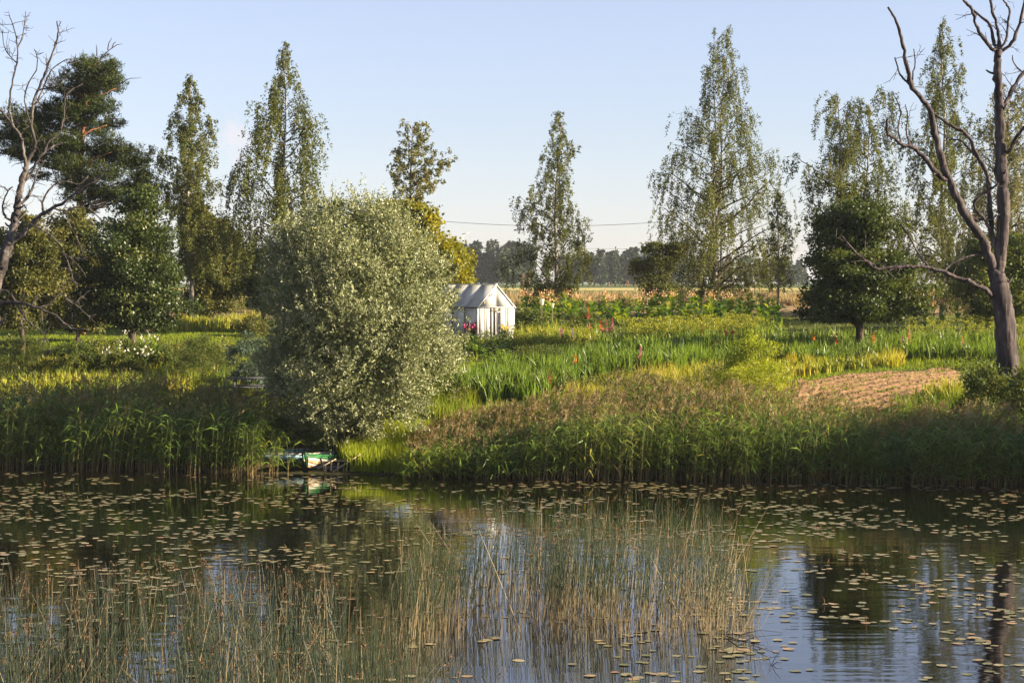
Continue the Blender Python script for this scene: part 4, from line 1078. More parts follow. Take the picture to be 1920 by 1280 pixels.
# broken boat with black stern block and loose planks
q = wl(640, 887)
t = thing('broken_boat', 'rotten wrecked boat with a rounded black stern at the water edge', 'wrecked boat', (q[0], q[1] + .1, 0))
for k, (z, w, ln_) in enumerate(((.02, .05, 1.15), (.17, .05, 1.05), (.31, .045, .8))):
    b = MB(); V, f = beam((-.55, -.02 + k * .03, z), (-.55 + ln_, .02 + k * .03, z + .02), .035, .10); b.add(V, f); b.build('strake', M['rot'] if k != 1 else M['grey_wood'], t)
for k, x in enumerate((-.48, -.33, -.13, .12)):
    b = MB(); V, f = beam((x, -.05, -.05), (x + .03 * (k - 1), .04, .27 + .03 * k), .05, .05, (1, 0, 0)); b.add(V, f); b.build('rib', M['plank'], t)
b = MB(); a = np.linspace(0, np.pi, 9); prof = np.stack([.30 + .17 * np.cos(a), 0 * a, .34 + .20 * np.sin(a)], 1); prof = np.concatenate([prof, [[.10, 0, -.02], [.44, 0, -.02]]])
n_ = len(prof); V = np.concatenate([prof + [0, -.03, 0], prof + [0, .5, 0]]); i = np.arange(n_)
b.add(V, [np.stack([i, (i + 1) % n_, (i + 1) % n_ + n_, i + n_], 1), np.arange(n_)[None], (np.arange(n_) + n_)[None, ::-1]]); b.build('stern_block', M['rot'], t)
b = MB(); V, f = beam((.28, -.12, .02), (.50, .0, .34), .04, .14, (0, 1, 0)); b.add(V, f); b.build('side_board', M['plank'], t)
b = MB(); V, f = beam((.47, .02, -.03), (.49, .05, .44), .05, .05, (0, 1, 0)); b.add(V, f); b.build('stern_post', M['plank'], t)
b = MB(); V, f = box((.02, .3, .36), (.9, .5, .03)); b.add(V, f); b.build('deck_board', M['plank'], t)
for lab, p0, p1, w in (('broad loose plank leaning up from the wreck towards the bank', (596, 878), (630, 860), .10), ('long loose plank lying diagonally across the wreck', (624, 884), (676, 851), .075)):
    dd = q[1] - .12
    a_, b_ = at(*p0, dd), at(*p1, dd + .25)
    b = MB(); V, f = beam((0, 0, 0), b_ - a_, .035, w, (0, 1, 0)); b.add(V, f)
    b.build('loose_plank', M['plank'], label=lab, category='plank').location = a_
a_, b_ = at(600, 857, q[1] - .3), at(609, 889, q[1] - .4)
b = MB(); V, f = tubes(np.array([[0, 0, 0], (b_ - a_) * .5 + [.02, 0, 0], b_ - a_]), np.array([.022, .025, .022]), 6); b.add(V, f)
b.build('mooring_stake', M['rot'], smooth=True, label='thin dark stake leaning between the white boat and the wreck', category='stake').location = a_
# ------------------------------------------------------------------ shrubs
def shrub(name, label, px, top, base, hw, n, mat, leaf=(.08, .045), clumps=50, cr=.3, up=.2, depth=1.0, cat='shrub', prof=None):
    B = g1(px, base); d = B[1]
    h = base - top
    prof = prof or [(0, .25), (.12, .6), (.35, .92), (.6, 1.0), (.85, .95), (1.0, .75)]
    rows = [(top + h * a, px - hw * w * rng.uniform(.9, 1.1), px + hw * w * rng.uniform(.9, 1.1)) for a, w in prof]
    return bushy(name, label, cat, rows, d, px, n, M_KEY(mat), leaf, clumps, cr, depth, .035, 'bark', .25, up, None, B, .5, 10)
M_KEY = lambda k: k
shrub('broom_bush', 'soft dark green rounded bush left of the willow sapling', 376, 630, 716, 66, 11000, 'green_bush', (.12, .022), 60, .35, .6)
shrub('flowering_bush', 'rounded green bush topped with small white flowers', 238, 642, 708, 60, 8000, 'green_bush', (.08, .05))
shrub('round_bush', 'dense olive bush left of the white-flowering bush', 150, 640, 712, 66, 9000, 'green_bush', (.08, .05))
shrub('broom_bush', 'wide feathery green bush at the left edge', 55, 634, 712, 78, 11000, 'green_bush', (.13, .022), 60, .35, .6)
shrub('round_bush', 'small leafy bush between the white-flowering bush and the soft dark bush', 305, 650, 704, 36, 3800, 'green_bush', (.09, .06))
shrub('willow_sapling', 'small bluish willow sapling touching the left side of the big willow', 474, 622, 728, 52, 7500, 'blue_bush', (.12, .04), 60, .35, .5)
shrub('yellow_bush', 'small yellow-leaved bush under the olive-brown tree', 382, 550, 602, 36, 3600, 'yellow_bush', (.10, .06), 30, .3, .2)
shrub('low_bush', 'low dark bush by the lawn left of the willow', 474, 590, 632, 34, 3600, 'olive_tree', (.10, .05))
shrub('sallow_bush', 'bright yellow-green sallow bush beside the ploughed plot', 1408, 628, 776, 82, 20000, 'sallow', (.095, .03), 120, .38, .9)
shrub('sallow_bush', 'smaller faded green sallow bush above the middle of the reeds', 1222, 698, 766, 46, 5000, 'olive_tree', (.08, .026), 50, .3, .9)
shrub('dark_bush', 'dark weedy bush at the foot of the right dead tree', 1858, 688, 815, 72, 11000, 'green_bush', (.10, .05), 90, .4, .4)
shrub('dark_bush', 'dark green bush right behind the greenhouse', 985, 574, 632, 48, 5000, 'green_bush', (.11, .06), 40, .4)
shrub('low_bush', 'low dark mound of leaves right of the broad-leaved plants by the greenhouse', 1015, 646, 692, 70, 6500, 'green_bush', (.09, .03), 60, .35, .4)
shrub('dark_bush', 'dark thin-stemmed bush under the peach plume row', 1095, 588, 632, 55, 5000, 'green_bush', (.10, .04), 50, .35, .4)
shrub('low_bush', 'shadowed low bush at the far right of the flower beds', 1352, 640, 672, 40, 3500, 'green_bush', (.09, .04), 40, .3, .3)
shrub('dark_bush', 'tall dark bush hugging the right side of the dead trunk', 1925, 672, 830, 60, 10000, 'green_bush', (.10, .05), 90, .4, .4)
shrub('low_bush', 'dark weedy scrub in the shade below the right dead tree', 1850, 752, 845, 70, 8000, 'green_bush', (.10, .05), 80, .4, .4)
# white flowers sitting on the flowering bush
fl = next(o for o in COL.objects if o.name.startswith('flowering_bush'))
c = sample_poly([(185, 652), (285, 652), (285, 668), (190, 672)], 38); P = np.array([at(x, y, fl.location.y - .8) for x, y in c]) - np.array(fl.location); P[:, 1] += rng.random(len(P)) * .8
b = MB()
for k in range(3):
    V, f = diamonds(P, nrm(rng.normal(size=(len(P), 3)) + [0, -.3, .6]), .09, .08); b.add(V, f, np.repeat(rng.random(len(P)), 4))
b.build('blossom', M['white_flower'], fl, kind='stuff')

# ------------------------------------------------------------------ blades, beds and grass (nobody could count these)
def blades(B, H, Wd, lean=.25, K=3, dirs=None, curve=1.0):
    N = len(B)
    a = rng.random(N) * 2 * np.pi
    ld = np.stack([np.cos(a), np.sin(a), 0 * a], 1)
    if dirs is not None: ld = nrm(ld + np.array(dirs))
    u = np.linspace(0, 1, K)
    lv = (rng.random(N) ** 1.3 * lean)[:, None]
    P = B[:, None] + np.stack([ld[:, 0:1] * lv * H[:, None] * u ** (1 + curve), ld[:, 1:2] * lv * H[:, None] * u ** (1 + curve), H[:, None] * u * (1 - .25 * lv * u)], -1)
    w = Wd[:, None] * (1 - u ** 2.2 * .97) * .5
    sa = rng.random(N) * np.pi; side = np.stack([np.cos(sa), np.sin(sa), 0 * sa], 1)
    return ribbons(P, w, side) + (u,)

def bed(name, label, poly, n, h, w, mat, tint=(0, 1), lean=.25, cat='plants', patch=.5, K=3, obj=None, avoid=None, dirs=None, fan=1):
    p = sample_poly(poly, n // fan)
    for av in (avoid or []):
        p = p[~in_poly(p[:, 0], p[:, 1], av)]
    B = on_ground(p[:, 0], p[:, 1]) - np.array([0, 0, .03]); n = len(B)
    B[:, :2] += rng.normal(size=(n, 2)) * .12
    if fan > 1:
        B = np.repeat(B, fan, 0); n = len(B); B[:, :2] += rng.normal(size=(n, 2)) * .05
    nz = vnoise(B[:, 0] + 50, B[:, 1], .7, 21)
    H = rng.uniform(h[0], h[1], n) * (.75 + .5 * nz); Wd = rng.uniform(w[0], w[1], n)
    V, f, u = blades(B, H, Wd, lean, K, dirs)
    tn = tint[0] + (tint[1] - tint[0]) * np.clip(nz * patch + rng.random(n) * (1 - patch), 0, 1)
    T = np.repeat(tn, K * 2)
    b = obj or MB(); b.add(V, f, T)
    if obj is None:
        b.build(name, M[mat], kind='stuff', label=label, category=cat)

LAWN = [(-60, 612), (500, 606), (500, 646), (-60, 652)]
LAWN2 = [(330, 700), (520, 690), (520, 742), (300, 735)]
LAWN3 = [(840, 680), (1000, 682), (960, 708), (845, 730)]
WHOLE = [(-120, 600), (-120, 800), (2040, 800), (2040, 585)]
bed('meadow_grass', 'rough meadow grass over the whole garden slope', WHOLE, 42000, (.10, .34), (.025, .06), 'grass', (0, .7), .75, 'grass', .6, 2, avoid=[FIELD, LAWN, LAWN2, LAWN3])
bed('lawn_grass', 'short bright lawn left of the willow', LAWN, 22000, (.06, .14), (.03, .06), 'bright_grass', (0, .55), .5, 'grass', K=2)
bed('lawn_grass', 'bright lawn strip by the picnic table', [(330, 700), (520, 690), (520, 742), (300, 735)], 5000, (.05, .12), (.02, .05), 'bright_grass', (0, .5), .5, 'grass', K=2)
bed('lawn_grass', 'bright mown grass below the broad-leaved plants by the greenhouse', [(840, 680), (1000, 682), (960, 708), (845, 730)], 7000, (.06, .16), (.02, .05), 'bright_grass', (0, .7), .5, 'grass', K=2)
bed('lawn_grass', 'mown green strip along the top of the ploughed plot', [(1470, 705), (1670, 668), (1880, 676), (1880, 692), (1700, 695), (1480, 722)], 6500, (.05, .16), (.02, .05), 'bright_grass', (0, .5), .5, 'grass', K=2)
bed('dry_grass', 'tall pinkish dry grass in the field behind the plume plants', [(900, 554), (1960, 550), (1960, 575), (900, 578)], 17000, (.35, .75), (.05, .1), 'tan_grass', (0, 1), .4, 'grass', K=2)
bed('dry_grass', 'dry reddish grass behind the yellow-leaved bush', [(345, 552), (500, 552), (500, 580), (345, 585)], 2500, (.4, .9), (.03, .06), 'tan_grass', (0, 1), .4, 'grass')
SW = dict(mat='sword', lean=.6, cat='flower bed', fan=6)
bed('iris_leaves', 'yellowing iris leaves between the lawn and the reeds at the left', [(-60, 690), (400, 702), (440, 745), (-60, 745)], 3600, (.45, .75), (.05, .085), tint=(.25, 1), **SW)
bed('iris_leaves', 'low row of yellowing iris leaves along the far edge of the lawn', [(275, 605), (490, 602), (490, 622), (275, 624)], 1500, (.45, .7), (.05, .085), tint=(.35, 1), **SW)
bed('gladiolus_leaves', 'big bed of green sword leaves in the middle of the garden', [(860, 720), (960, 690), (1100, 668), (1300, 655), (1420, 660), (1430, 690), (1200, 706), (1080, 722), (1000, 752), (860, 755)], 6200, (.5, .95), (.055, .095), tint=(0, .55), **SW)
bed('gladiolus_leaves', 'sword leaves along the right side of the greenhouse', [(960, 625), (1120, 622), (1120, 655), (970, 656)], 2000, (.45, .8), (.05, .085), tint=(.25, .95), **SW)
bed('gladiolus_leaves', 'wide band of sword leaves around the gladiolus spikes', [(1100, 640), (1460, 620), (1490, 655), (1440, 668), (1120, 672)], 2600, (.45, .8), (.05, .085), tint=(.1, .75), **SW)
bed('gladiolus_leaves', 'green sword leaf row behind the ploughed plot', [(1460, 648), (1870, 640), (1880, 678), (1700, 672), (1480, 690)], 4300, (.5, .9), (.05, .085), tint=(0, .7), **SW)
bed('iris_leaves', 'orange-tinged iris row in front of the apple tree', [(1470, 690), (1690, 668), (1690, 690), (1600, 694), (1480, 712)], 1500, (.4, .65), (.05, .08), tint=(.45, 1), **SW)
bed('iris_leaves', 'yellow iris clump at the lower edge of the ploughed plot', [(1730, 748), (1810, 735), (1830, 775), (1740, 785)], 700, (.5, .8), (.05, .085), tint=(.3, 1), **SW)
bed('meadow_grass', 'pale yellowish grass strip above the reeds in the middle', [(1070, 735), (1200, 700), (1480, 688), (1480, 775), (1050, 770)], 9000, (.25, .6), (.02, .04), 'grass', (.45, 1), .45, 'grass')
bed('marsh_grass', 'vivid green grass on the low bank right of the wrecked boat', [(655, 884), (775, 889), (830, 845), (800, 815), (700, 800), (640, 835)], 10000, (.35, .85), (.02, .045), 'bright_grass', (.2, 1), .5, 'grass')
bed('marsh_grass', 'green grass around the foot of the willow', [(560, 800), (880, 790), (900, 740), (600, 740)], 5000, (.25, .7), (.02, .04), 'grass', (0, .75), .5, 'grass')
bed('weed_patch', 'dark weeds filling the shaded corner at the right shore', [(1680, 770), (1960, 760), (1960, 850), (1700, 830)], 6000, (.4, 1.0), (.03, .06), 'grass', (0, .5), .6, 'weeds')

def weeds(name, label, poly, n, h, mat, leaf=(.13, .06), k=16, tint=(0, 1)):
    p = sample_poly(poly, n * 3); B = on_ground(p[:, 0], p[:, 1])
    keep = (vnoise(B[:, 0] + 70, B[:, 1] + 9, .55, 44) > .46)
    for av in (FIELD, LAWN, LAWN2, LAWN3): keep &= ~in_poly(p[:, 0], p[:, 1], av)
    keep = keep; B = B[keep][:n]; n = len(B)
    H = rng.uniform(h[0], h[1], n)
    q = rng.random((n, k)) ** .8
    C = B[:, None] + np.stack([rng.normal(size=(n, k)) * .11, rng.normal(size=(n, k)) * .11, q * H[:, None]], -1)
    b = MB(); V, f = diamonds(C.reshape(-1, 3), nrm(rng.normal(size=(n * k, 3)) + [0, 0, .35]), leaf[0] * rng.uniform(.6, 1.3, n * k), leaf[1]); b.add(V, f, np.repeat(np.clip(tint[0] + (tint[1] - tint[0]) * (np.repeat(rng.random(n), k) * .7 + rng.random(n * k) * .3), 0, 1), 4))
    b.build(name, M[mat], kind='stuff', label=label, category='weeds')
weeds('garden_weeds', 'leafy dark green weeds scattered through the flower beds', [(840, 640), (1900, 620), (1900, 690), (1450, 720), (1200, 740), (850, 740)], 1500, (.25, .6), 'green_bush')
weeds('garden_weeds', 'yellow-green weeds between the lawn and the bushes at the left', [(-60, 652), (490, 648), (490, 740), (-60, 745)], 800, (.25, .65), 'olive_tree')
weeds('garden_weeds', 'rust-tinged weeds on the slope above the reeds', [(850, 735), (1480, 690), (1480, 775), (850, 790)], 900, (.3, .7), 'olive_tree', (.12, .035), 16, (.3, 1))
weeds('garden_weeds', 'tall weeds standing beyond the lawn at the left', [(300, 560), (520, 560), (520, 610), (280, 610)], 500, (.4, .9), 'olive_tree', (.14, .05))
# dill with yellow umbels
def umbels(name, label, poly, n, h, mat='dill', size=.11):
    p = sample_poly(poly, n); B = on_ground(p[:, 0], p[:, 1]); b = MB()
    H = rng.uniform(h[0], h[1], n)
    P = np.stack([B, B + np.stack([.05 * rng.normal(size=n), .05 * rng.normal(size=n), H * .5], 1), B + np.stack([.1 * rng.normal(size=n), .1 * rng.normal(size=n), H], 1)], 1)
    V, f = tubes(P, np.tile([.012, .01, .007], (n, 1)), 3, False); b.add(V, f, .1)
    k = 16; T = np.repeat(P[:, 2][:, None], k, 1)
    a = rng.random((n, k)) * 6.283; r_ = rng.random((n, k)) ** .5 * size * 1.4
    C = T + np.stack([r_ * np.cos(a), r_ * np.sin(a), .05 - r_ * .3 + rng.normal(size=(n, k)) * .02], -1)
    V, f = diamonds(C.reshape(-1, 3), nrm(rng.normal(size=(n * k, 3)) + [0, 0, .2]), .08, .05); b.add(V, f, np.repeat(rng.random(n * k), 4))
    # feathery leaves
    g_ = rng.random((n, 10)); C = P[:, :1] + (P[:, 2:] - P[:, :1]) * g_[..., None] + rng.normal(size=(n, 10, 3)) * .09
    V, f = diamonds(C.reshape(-1, 3), nrm(rng.normal(size=(n * 10, 3)) + [0, 0, .4]), .16, .03); b.add(V, f, np.repeat(rng.random(n * 10) * .3, 4))
    b.build(name, M[mat], kind='stuff', label=label, category='dill')
umbels('dill_plants', 'yellow flowering dill in front of the plume plants', [(1165, 626), (1420, 616), (1440, 636), (1180, 648)], 420, (.45, .8))
umbels('dill_plants', 'sparse yellow dill right of the greenhouse', [(975, 640), (1120, 640), (1110, 665), (960, 668)], 110, (.35, .6))
umbels('dill_plants', 'yellow-green dill behind the sword leaves at the right', [(1690, 625), (1960, 620), (1960, 650), (1700, 655)], 110, (.5, .9))

# ------------------------------------------------------------------ broad-leaved plants, leaf by leaf
def leaf_mesh(name, L, Wd, mat, tint):
    n = 6; u = np.linspace(0, 1, n)
    w = Wd / 2 * np.sin(np.pi * np.clip(u * .92 + .06, 0, 1)) ** .8
    x = L * u * .92; z = .42 * L * u - .55 * L * u ** 2.4
    A = np.stack([x, -w, z + w * .25], 1); Cc = np.stack([x, 0 * w, z], 1); D = np.stack([x, w, z + w * .25], 1)
    V = np.stack([A, Cc, D], 1).reshape(-1, 3); i = np.arange(n - 1) * 3
    b = MB(); b.add(V, [np.stack([i, i + 1, i + 4, i + 3], 1), np.stack([i + 1, i + 2, i + 5, i + 4], 1)], tint)
    return b.mesh(name, M[mat])
LEAVES = {k: [leaf_mesh('leaf', 1.0, wd, m, tn) for wd, tn in ((.36, .15), (.42, .4), (.38, .65), (.44, .9))] for k, m in (('g', 'bigleaf'), ('y', 'bigleaf_yellow'), ('c', 'cabbage'))}
STEM = {}
b = MB(); V, f = tubes(np.array([[0, 0, -.05], [.02, .01, .5], [0, 0, 1.0]]), np.array([.022, .016, .009]), 5); b.add(V, f, .3); STEM['g'] = b.mesh('stem', M['bigleaf'], True)
def plume_mesh(mat, n=46, r=.15, h=.32, sz=.085, seed=1):
    r_ = np.random.default_rng(seed); P = r_.normal(size=(n, 3)) * np.array([r, r, h * .5]) * .7 + [0, 0, h * .3]
    b = MB(); V, f = diamonds(P, nrm(r_.normal(size=(n, 3)) + [0, 0, .5]), sz * r_.uniform(.7, 1.4, n), sz * .8); b.add(V, f, np.repeat(r_.random(n), 4)); return b.mesh('plume', M[mat])
PLUMES = [plume_mesh('plume', seed=s) for s in range(4)]
WPLUMES = [plume_mesh('white_flower', 14, .07, .22, .06, seed=s + 9) for s in range(2)]
def broad_plant(px, py, h, nleaf, L, label, group, kind='g', flower=None, name='broadleaf_plant', cat='plant', B=None):
    B = g1(px, py) if B is None else B
    t = thing(name, label, cat, B, rng.random() * 6.28, group)
    s = link('stem', STEM['g'], t); s.scale = (1, 1, h)
    th = rng.random() * 6
    for k in range(nleaf):
        th += 2.4; q = (k + .6) / nleaf
        o = link('leaf', LEAVES[kind][int(rng.integers(0, 4))], t, (0, 0, h * (.12 + .78 * q)), (0, R(-rng.uniform(5, 45)), th))
        sc = L * rng.uniform(.8, 1.15) * (1 - .35 * q); o.scale = (sc, sc, sc)
    if flower is not None:
        o = link('flower_plume', flower[int(rng.integers(0, len(flower)))], t, (0, 0, h * .97), kind='stuff'); sc = rng.uniform(.8, 1.25); o.scale = (sc, sc, sc)
    return t
g_ = 'tall plume plants in the row before the dry field'
k = 0
for row, (y0, dy, n, x0, x1) in enumerate(((597, 3, 26, 972, 1455), (604, 4, 28, 980, 1465), (611, 4, 28, 1010, 1462))):
    for i in range(n):
        px = x0 + (x1 - x0) * (i + rng.uniform(.15, .85)) / n
        yellow = 1255 < px < 1345 and rng.random() < .6
        where = 'between the greenhouse and the cone-shaped birch' if px < 1005 else 'in front of the cone-shaped birch' if px < 1112 else 'in the gap right of the cone-shaped birch' if px < 1225 else 'in front of the biggest birch' if px < 1425 else 'just left of the dark apple tree'
        has = row < 2 and rng.random() < .9
        broad_plant(px, y0 + rng.uniform(-dy, dy), rng.uniform(1.05, 1.5) - (.25 if row == 2 else 0), 10, rng.uniform(.75, 1.05), ('tall broad-leaved plant topped with a peach plume, ' if has else 'lower leafy plant without a plume, ') + where, g_, 'g', PLUMES if has else None)
for i in range(13):
    px = 1700 + 260 * (i + rng.uniform(.2, .8)) / 13
    broad_plant(px, 622 + rng.uniform(-5, 5), rng.uniform(1.1, 1.5), 9, .7, 'broad-leaved plant with a faded plume, behind the sword leaves right of the apple tree', 'plume plants right of the apple tree', 'g', PLUMES)
for i in range(20):
    px = rng.uniform(852, 952); py = np.interp(px, [852, 952], [668, 676]) + rng.uniform(-22, 6)
    broad_plant(px, py, rng.uniform(.35, .6), 9, rng.uniform(.42, .6), 'low broad-leaved plant in the patch below the greenhouse', 'broad-leaved plants below the greenhouse')
for i in range(9):
    px = 222 + 85 * rng.random(); py = 676 + rng.uniform(-6, 12)
    broad_plant(px, py, rng.uniform(.75, 1.15), 8, rng.uniform(.4, .55), 'bright broad-leaved plant with drooping white flowers behind the white-flowering bush', 'white-flowered broad plants on the left', 'g', WPLUMES)
for i in range(8):
    px = rng.uniform(-15, 42); py = 765 + rng.uniform(-15, 8)
    broad_plant(px, py, rng.uniform(.6, 1.1), 8, rng.uniform(.4, .6), 'yellowing broad-leaved plant above the reeds at the left edge', 'yellowing plants at the left edge', 'y')
for i in range(9):
    px = rng.uniform(428, 490); py = 582 + rng.uniform(-3, 4)
    broad_plant(px, py, rng.uniform(.7, 1.0), 7, rng.uniform(.45, .6), 'bright green leafy plant beyond the lawn, left of the willow top', 'leafy plants beyond the lawn')
B = g1(1142, 668)
broad_plant(0, 0, .35, 12, .48, 'single dark blue-green cabbage among the sword leaves', None, 'c', None, 'cabbage_plant', 'cabbage', B)
# pink flowers beside the greenhouse, white and yellow by its door
def posy(name, label, px, py, top, hw, mats, n, cat='flowers'):
    B = g1(px, py); d = B[1] ; t = thing(name, label, cat, B)
    h = (py - top) / F * d; w = hw / F * d
    m = 24; P0 = rng.normal(size=(m, 3)) * [w * .3, .15, 0]; tip = np.stack([rng.uniform(-w, w, m), rng.uniform(-.25, .25, m), h * rng.uniform(.7, 1, m)], 1)
    b = MB(); V, f = tubes(np.stack([P0, (P0 + tip) / 2 + [0, 0, .05], tip], 1), np.full((m, 3), .009), 3); b.add(V, f, .2)
    g_ = rng.random(m * 8); ii = np.repeat(np.arange(m), 8); V, f = diamonds(P0[ii] + (tip[ii] - P0[ii]) * g_[:, None] * .8, nrm(rng.normal(size=(m * 8, 3)) + [0, 0, .2]), .15, .05); b.add(V, f, np.repeat(rng.random(m * 8), 4))
    b.build('stems', M['green_bush'], t, kind='stuff')
    for mt in mats:
        c = tip[rng.choice(m, n // len(mats))] + rng.normal(size=(n // len(mats), 3)) * .05
        b = MB(); V, f = diamonds(c, nrm(rng.normal(size=(len(c), 3)) + [0, -.3, .4]), .10, .09); b.add(V, f, np.repeat(rng.random(len(c)), 4)); b.build('blossom', M[mt], t, kind='stuff')
posy('pink_phlox', 'clump of pink flowers against the left wall of the greenhouse', 885, 640, 607, 13, ['pink_flower'], 170)
posy('daisy_clump', 'white and yellow flowers standing by the greenhouse door', 946, 644, 612, 9, ['white_flower', 'yellow_flower'], 70)

# ------------------------------------------------------------------ gladioli
def gladiolus(px, tip, foot, mat, label, r=1.0):
    B = g1(px, foot); d = B[1]
    x_, y_, z_ = at(px, tip, d); h = z_ - B[2]
    t = thing('gladiolus', label, 'flower', B, rng.random() * 6.28)
    b = MB(); V, f = tubes(np.array([[0, 0, -.05], [.02, 0, h * .5], [.04, .01, h]]), np.array([.012, .010, .006]), 5); b.add(V, f, .2); b.build('stem', M['sword'], t)
    n = 34; q = rng.random(n); P = np.stack([.035 + rng.normal(size=n) * .035 * r * (1.2 - q), rng.normal(size=n) * .035 * r * (1.2 - q), h * .62 + q * h * .38 * .95], 1)
    P[:, 2] = h - (1 - q) * .55 * r
    V, f = diamonds(P, nrm(rng.normal(size=(n, 3)) + [0, 0, .7]), .085 * r * (1.15 - .75 * q), .07 * r * (1.15 - .75 * q)); b = MB(); b.add(V, f, np.repeat(rng.random(n), 4)); b.build('flower_spike', M[mat], t, kind='stuff')
    b = MB(); BB = rng.normal(size=(5, 3)) * .03; BB[:, 2] = 0; V, f, u = blades(BB, rng.uniform(.4, .7, 5), np.full(5, .05), .4); b.add(V, f, .3); b.build('leaves', M['sword'], t, kind='stuff')
for a in ((1103, 575, 632, 'red', 'tall red gladiolus spike in front of the plume row, right of the two white cups'), (1128, 597, 655, 'red', 'largest orange-red gladiolus spike, right behind the cabbage'),
          (1149, 596, 640, 'pink', 'rosy red gladiolus spike left of the flowering dill'), (1105, 603, 640, 'salmon', 'short salmon gladiolus below the tall red spike'),
          (1052, 609, 650, 'magenta', 'magenta gladiolus spike nearest to the greenhouse'), (1075, 613, 652, 'lilac', 'pale lilac gladiolus spike right of the magenta one'),
          (1137, 600, 640, 'pink', 'small pink gladiolus between the largest spike and the rosy one'), (1315, 608, 652, 'orange', 'lone orange gladiolus in front of the dill'),
          (1358, 607, 652, 'red', 'left spike of the red gladiolus pair right of the dill'), (1373, 606, 652, 'red', 'right spike of the red gladiolus pair right of the dill'),
          (1386, 614, 654, 'orange', 'orange gladiolus bent beside the red pair'), (1199, 648, 700, 'pink', 'pink gladiolus rising from the big sword leaf bed right of the cabbage'),
          (1079, 660, 706, 'orange', 'small orange gladiolus at the left of the big sword leaf bed'), (1031, 692, 745, 'dark_red', 'fading dark red gladiolus low in the big sword leaf bed'),
          (1523, 615, 668, 'orange', 'bright orange gladiolus left of the apple tree trunk'), (1566, 620, 668, 'red', 'dark red gladiolus just left of the apple tree trunk'),
          (1637, 620, 668, 'orange', 'orange gladiolus just right of the apple tree trunk'), (1706, 616, 664, 'salmon', 'salmon gladiolus in the green row behind the ploughed plot'),
          (1693, 627, 666, 'magenta', 'purple gladiolus beside the salmon one behind the ploughed plot'), (1803, 630, 668, 'salmon', 'dusty pink gladiolus nearest the right dead tree'),
          (1262, 632, 668, 'violet', 'dark violet gladiolus, the left of two among the sword leaves'), (1278, 635, 670, 'violet', 'dark violet gladiolus, the right of two among the sword leaves'),
          (1398, 622, 660, 'magenta', 'magenta gladiolus left of the apple tree beside the orange bent one')):
    gladiolus(*a)
# two translucent cups upside down on sticks
for (px, foot, top, w, lab) in ((1016, 625, 561, 8.5, 'larger pale translucent cup set on a stick among the plume plants'), (1036, 625, 569, 6, 'smaller pale cup on a stick, tilted beside the larger one')):
    B = g1(px, foot); d = B[1]; h = at(px, top, d)[2] - B[2]; r_ = w / 2 / F * d
    t = thing('bird_scarer', lab, 'plastic cup', B, 0)
    b = MB(); V, f = tubes(np.array([[0, 0, -.1], [0, 0, h * .5], [0, 0, h - .1]]), np.full(3, .012), 5); b.add(V, f); b.build('stick', M['plank'], t)
    b = MB(); V, f = tubes(np.array([[0, 0, h - 2.6 * r_], [0, 0, h - 1.2 * r_], [0, 0, h], [0, 0, h + .01]]), np.array([r_ * .55, r_ * .85, r_ * 1.1, r_ * 1.05]), 10); b.add(V, f, .8); b.build('cup', M['white_flower'], t, smooth=True)
# white marker post beyond the lawn
B = g1(391, 575); b = MB(); V, f = box((0, 0, .3), (.1, .1, 1.3)); b.add(V, f)
b.build('marker_post', M['white_flower'], label='short white post in the dry grass behind the yellow-leaved bush', category='post').location = B

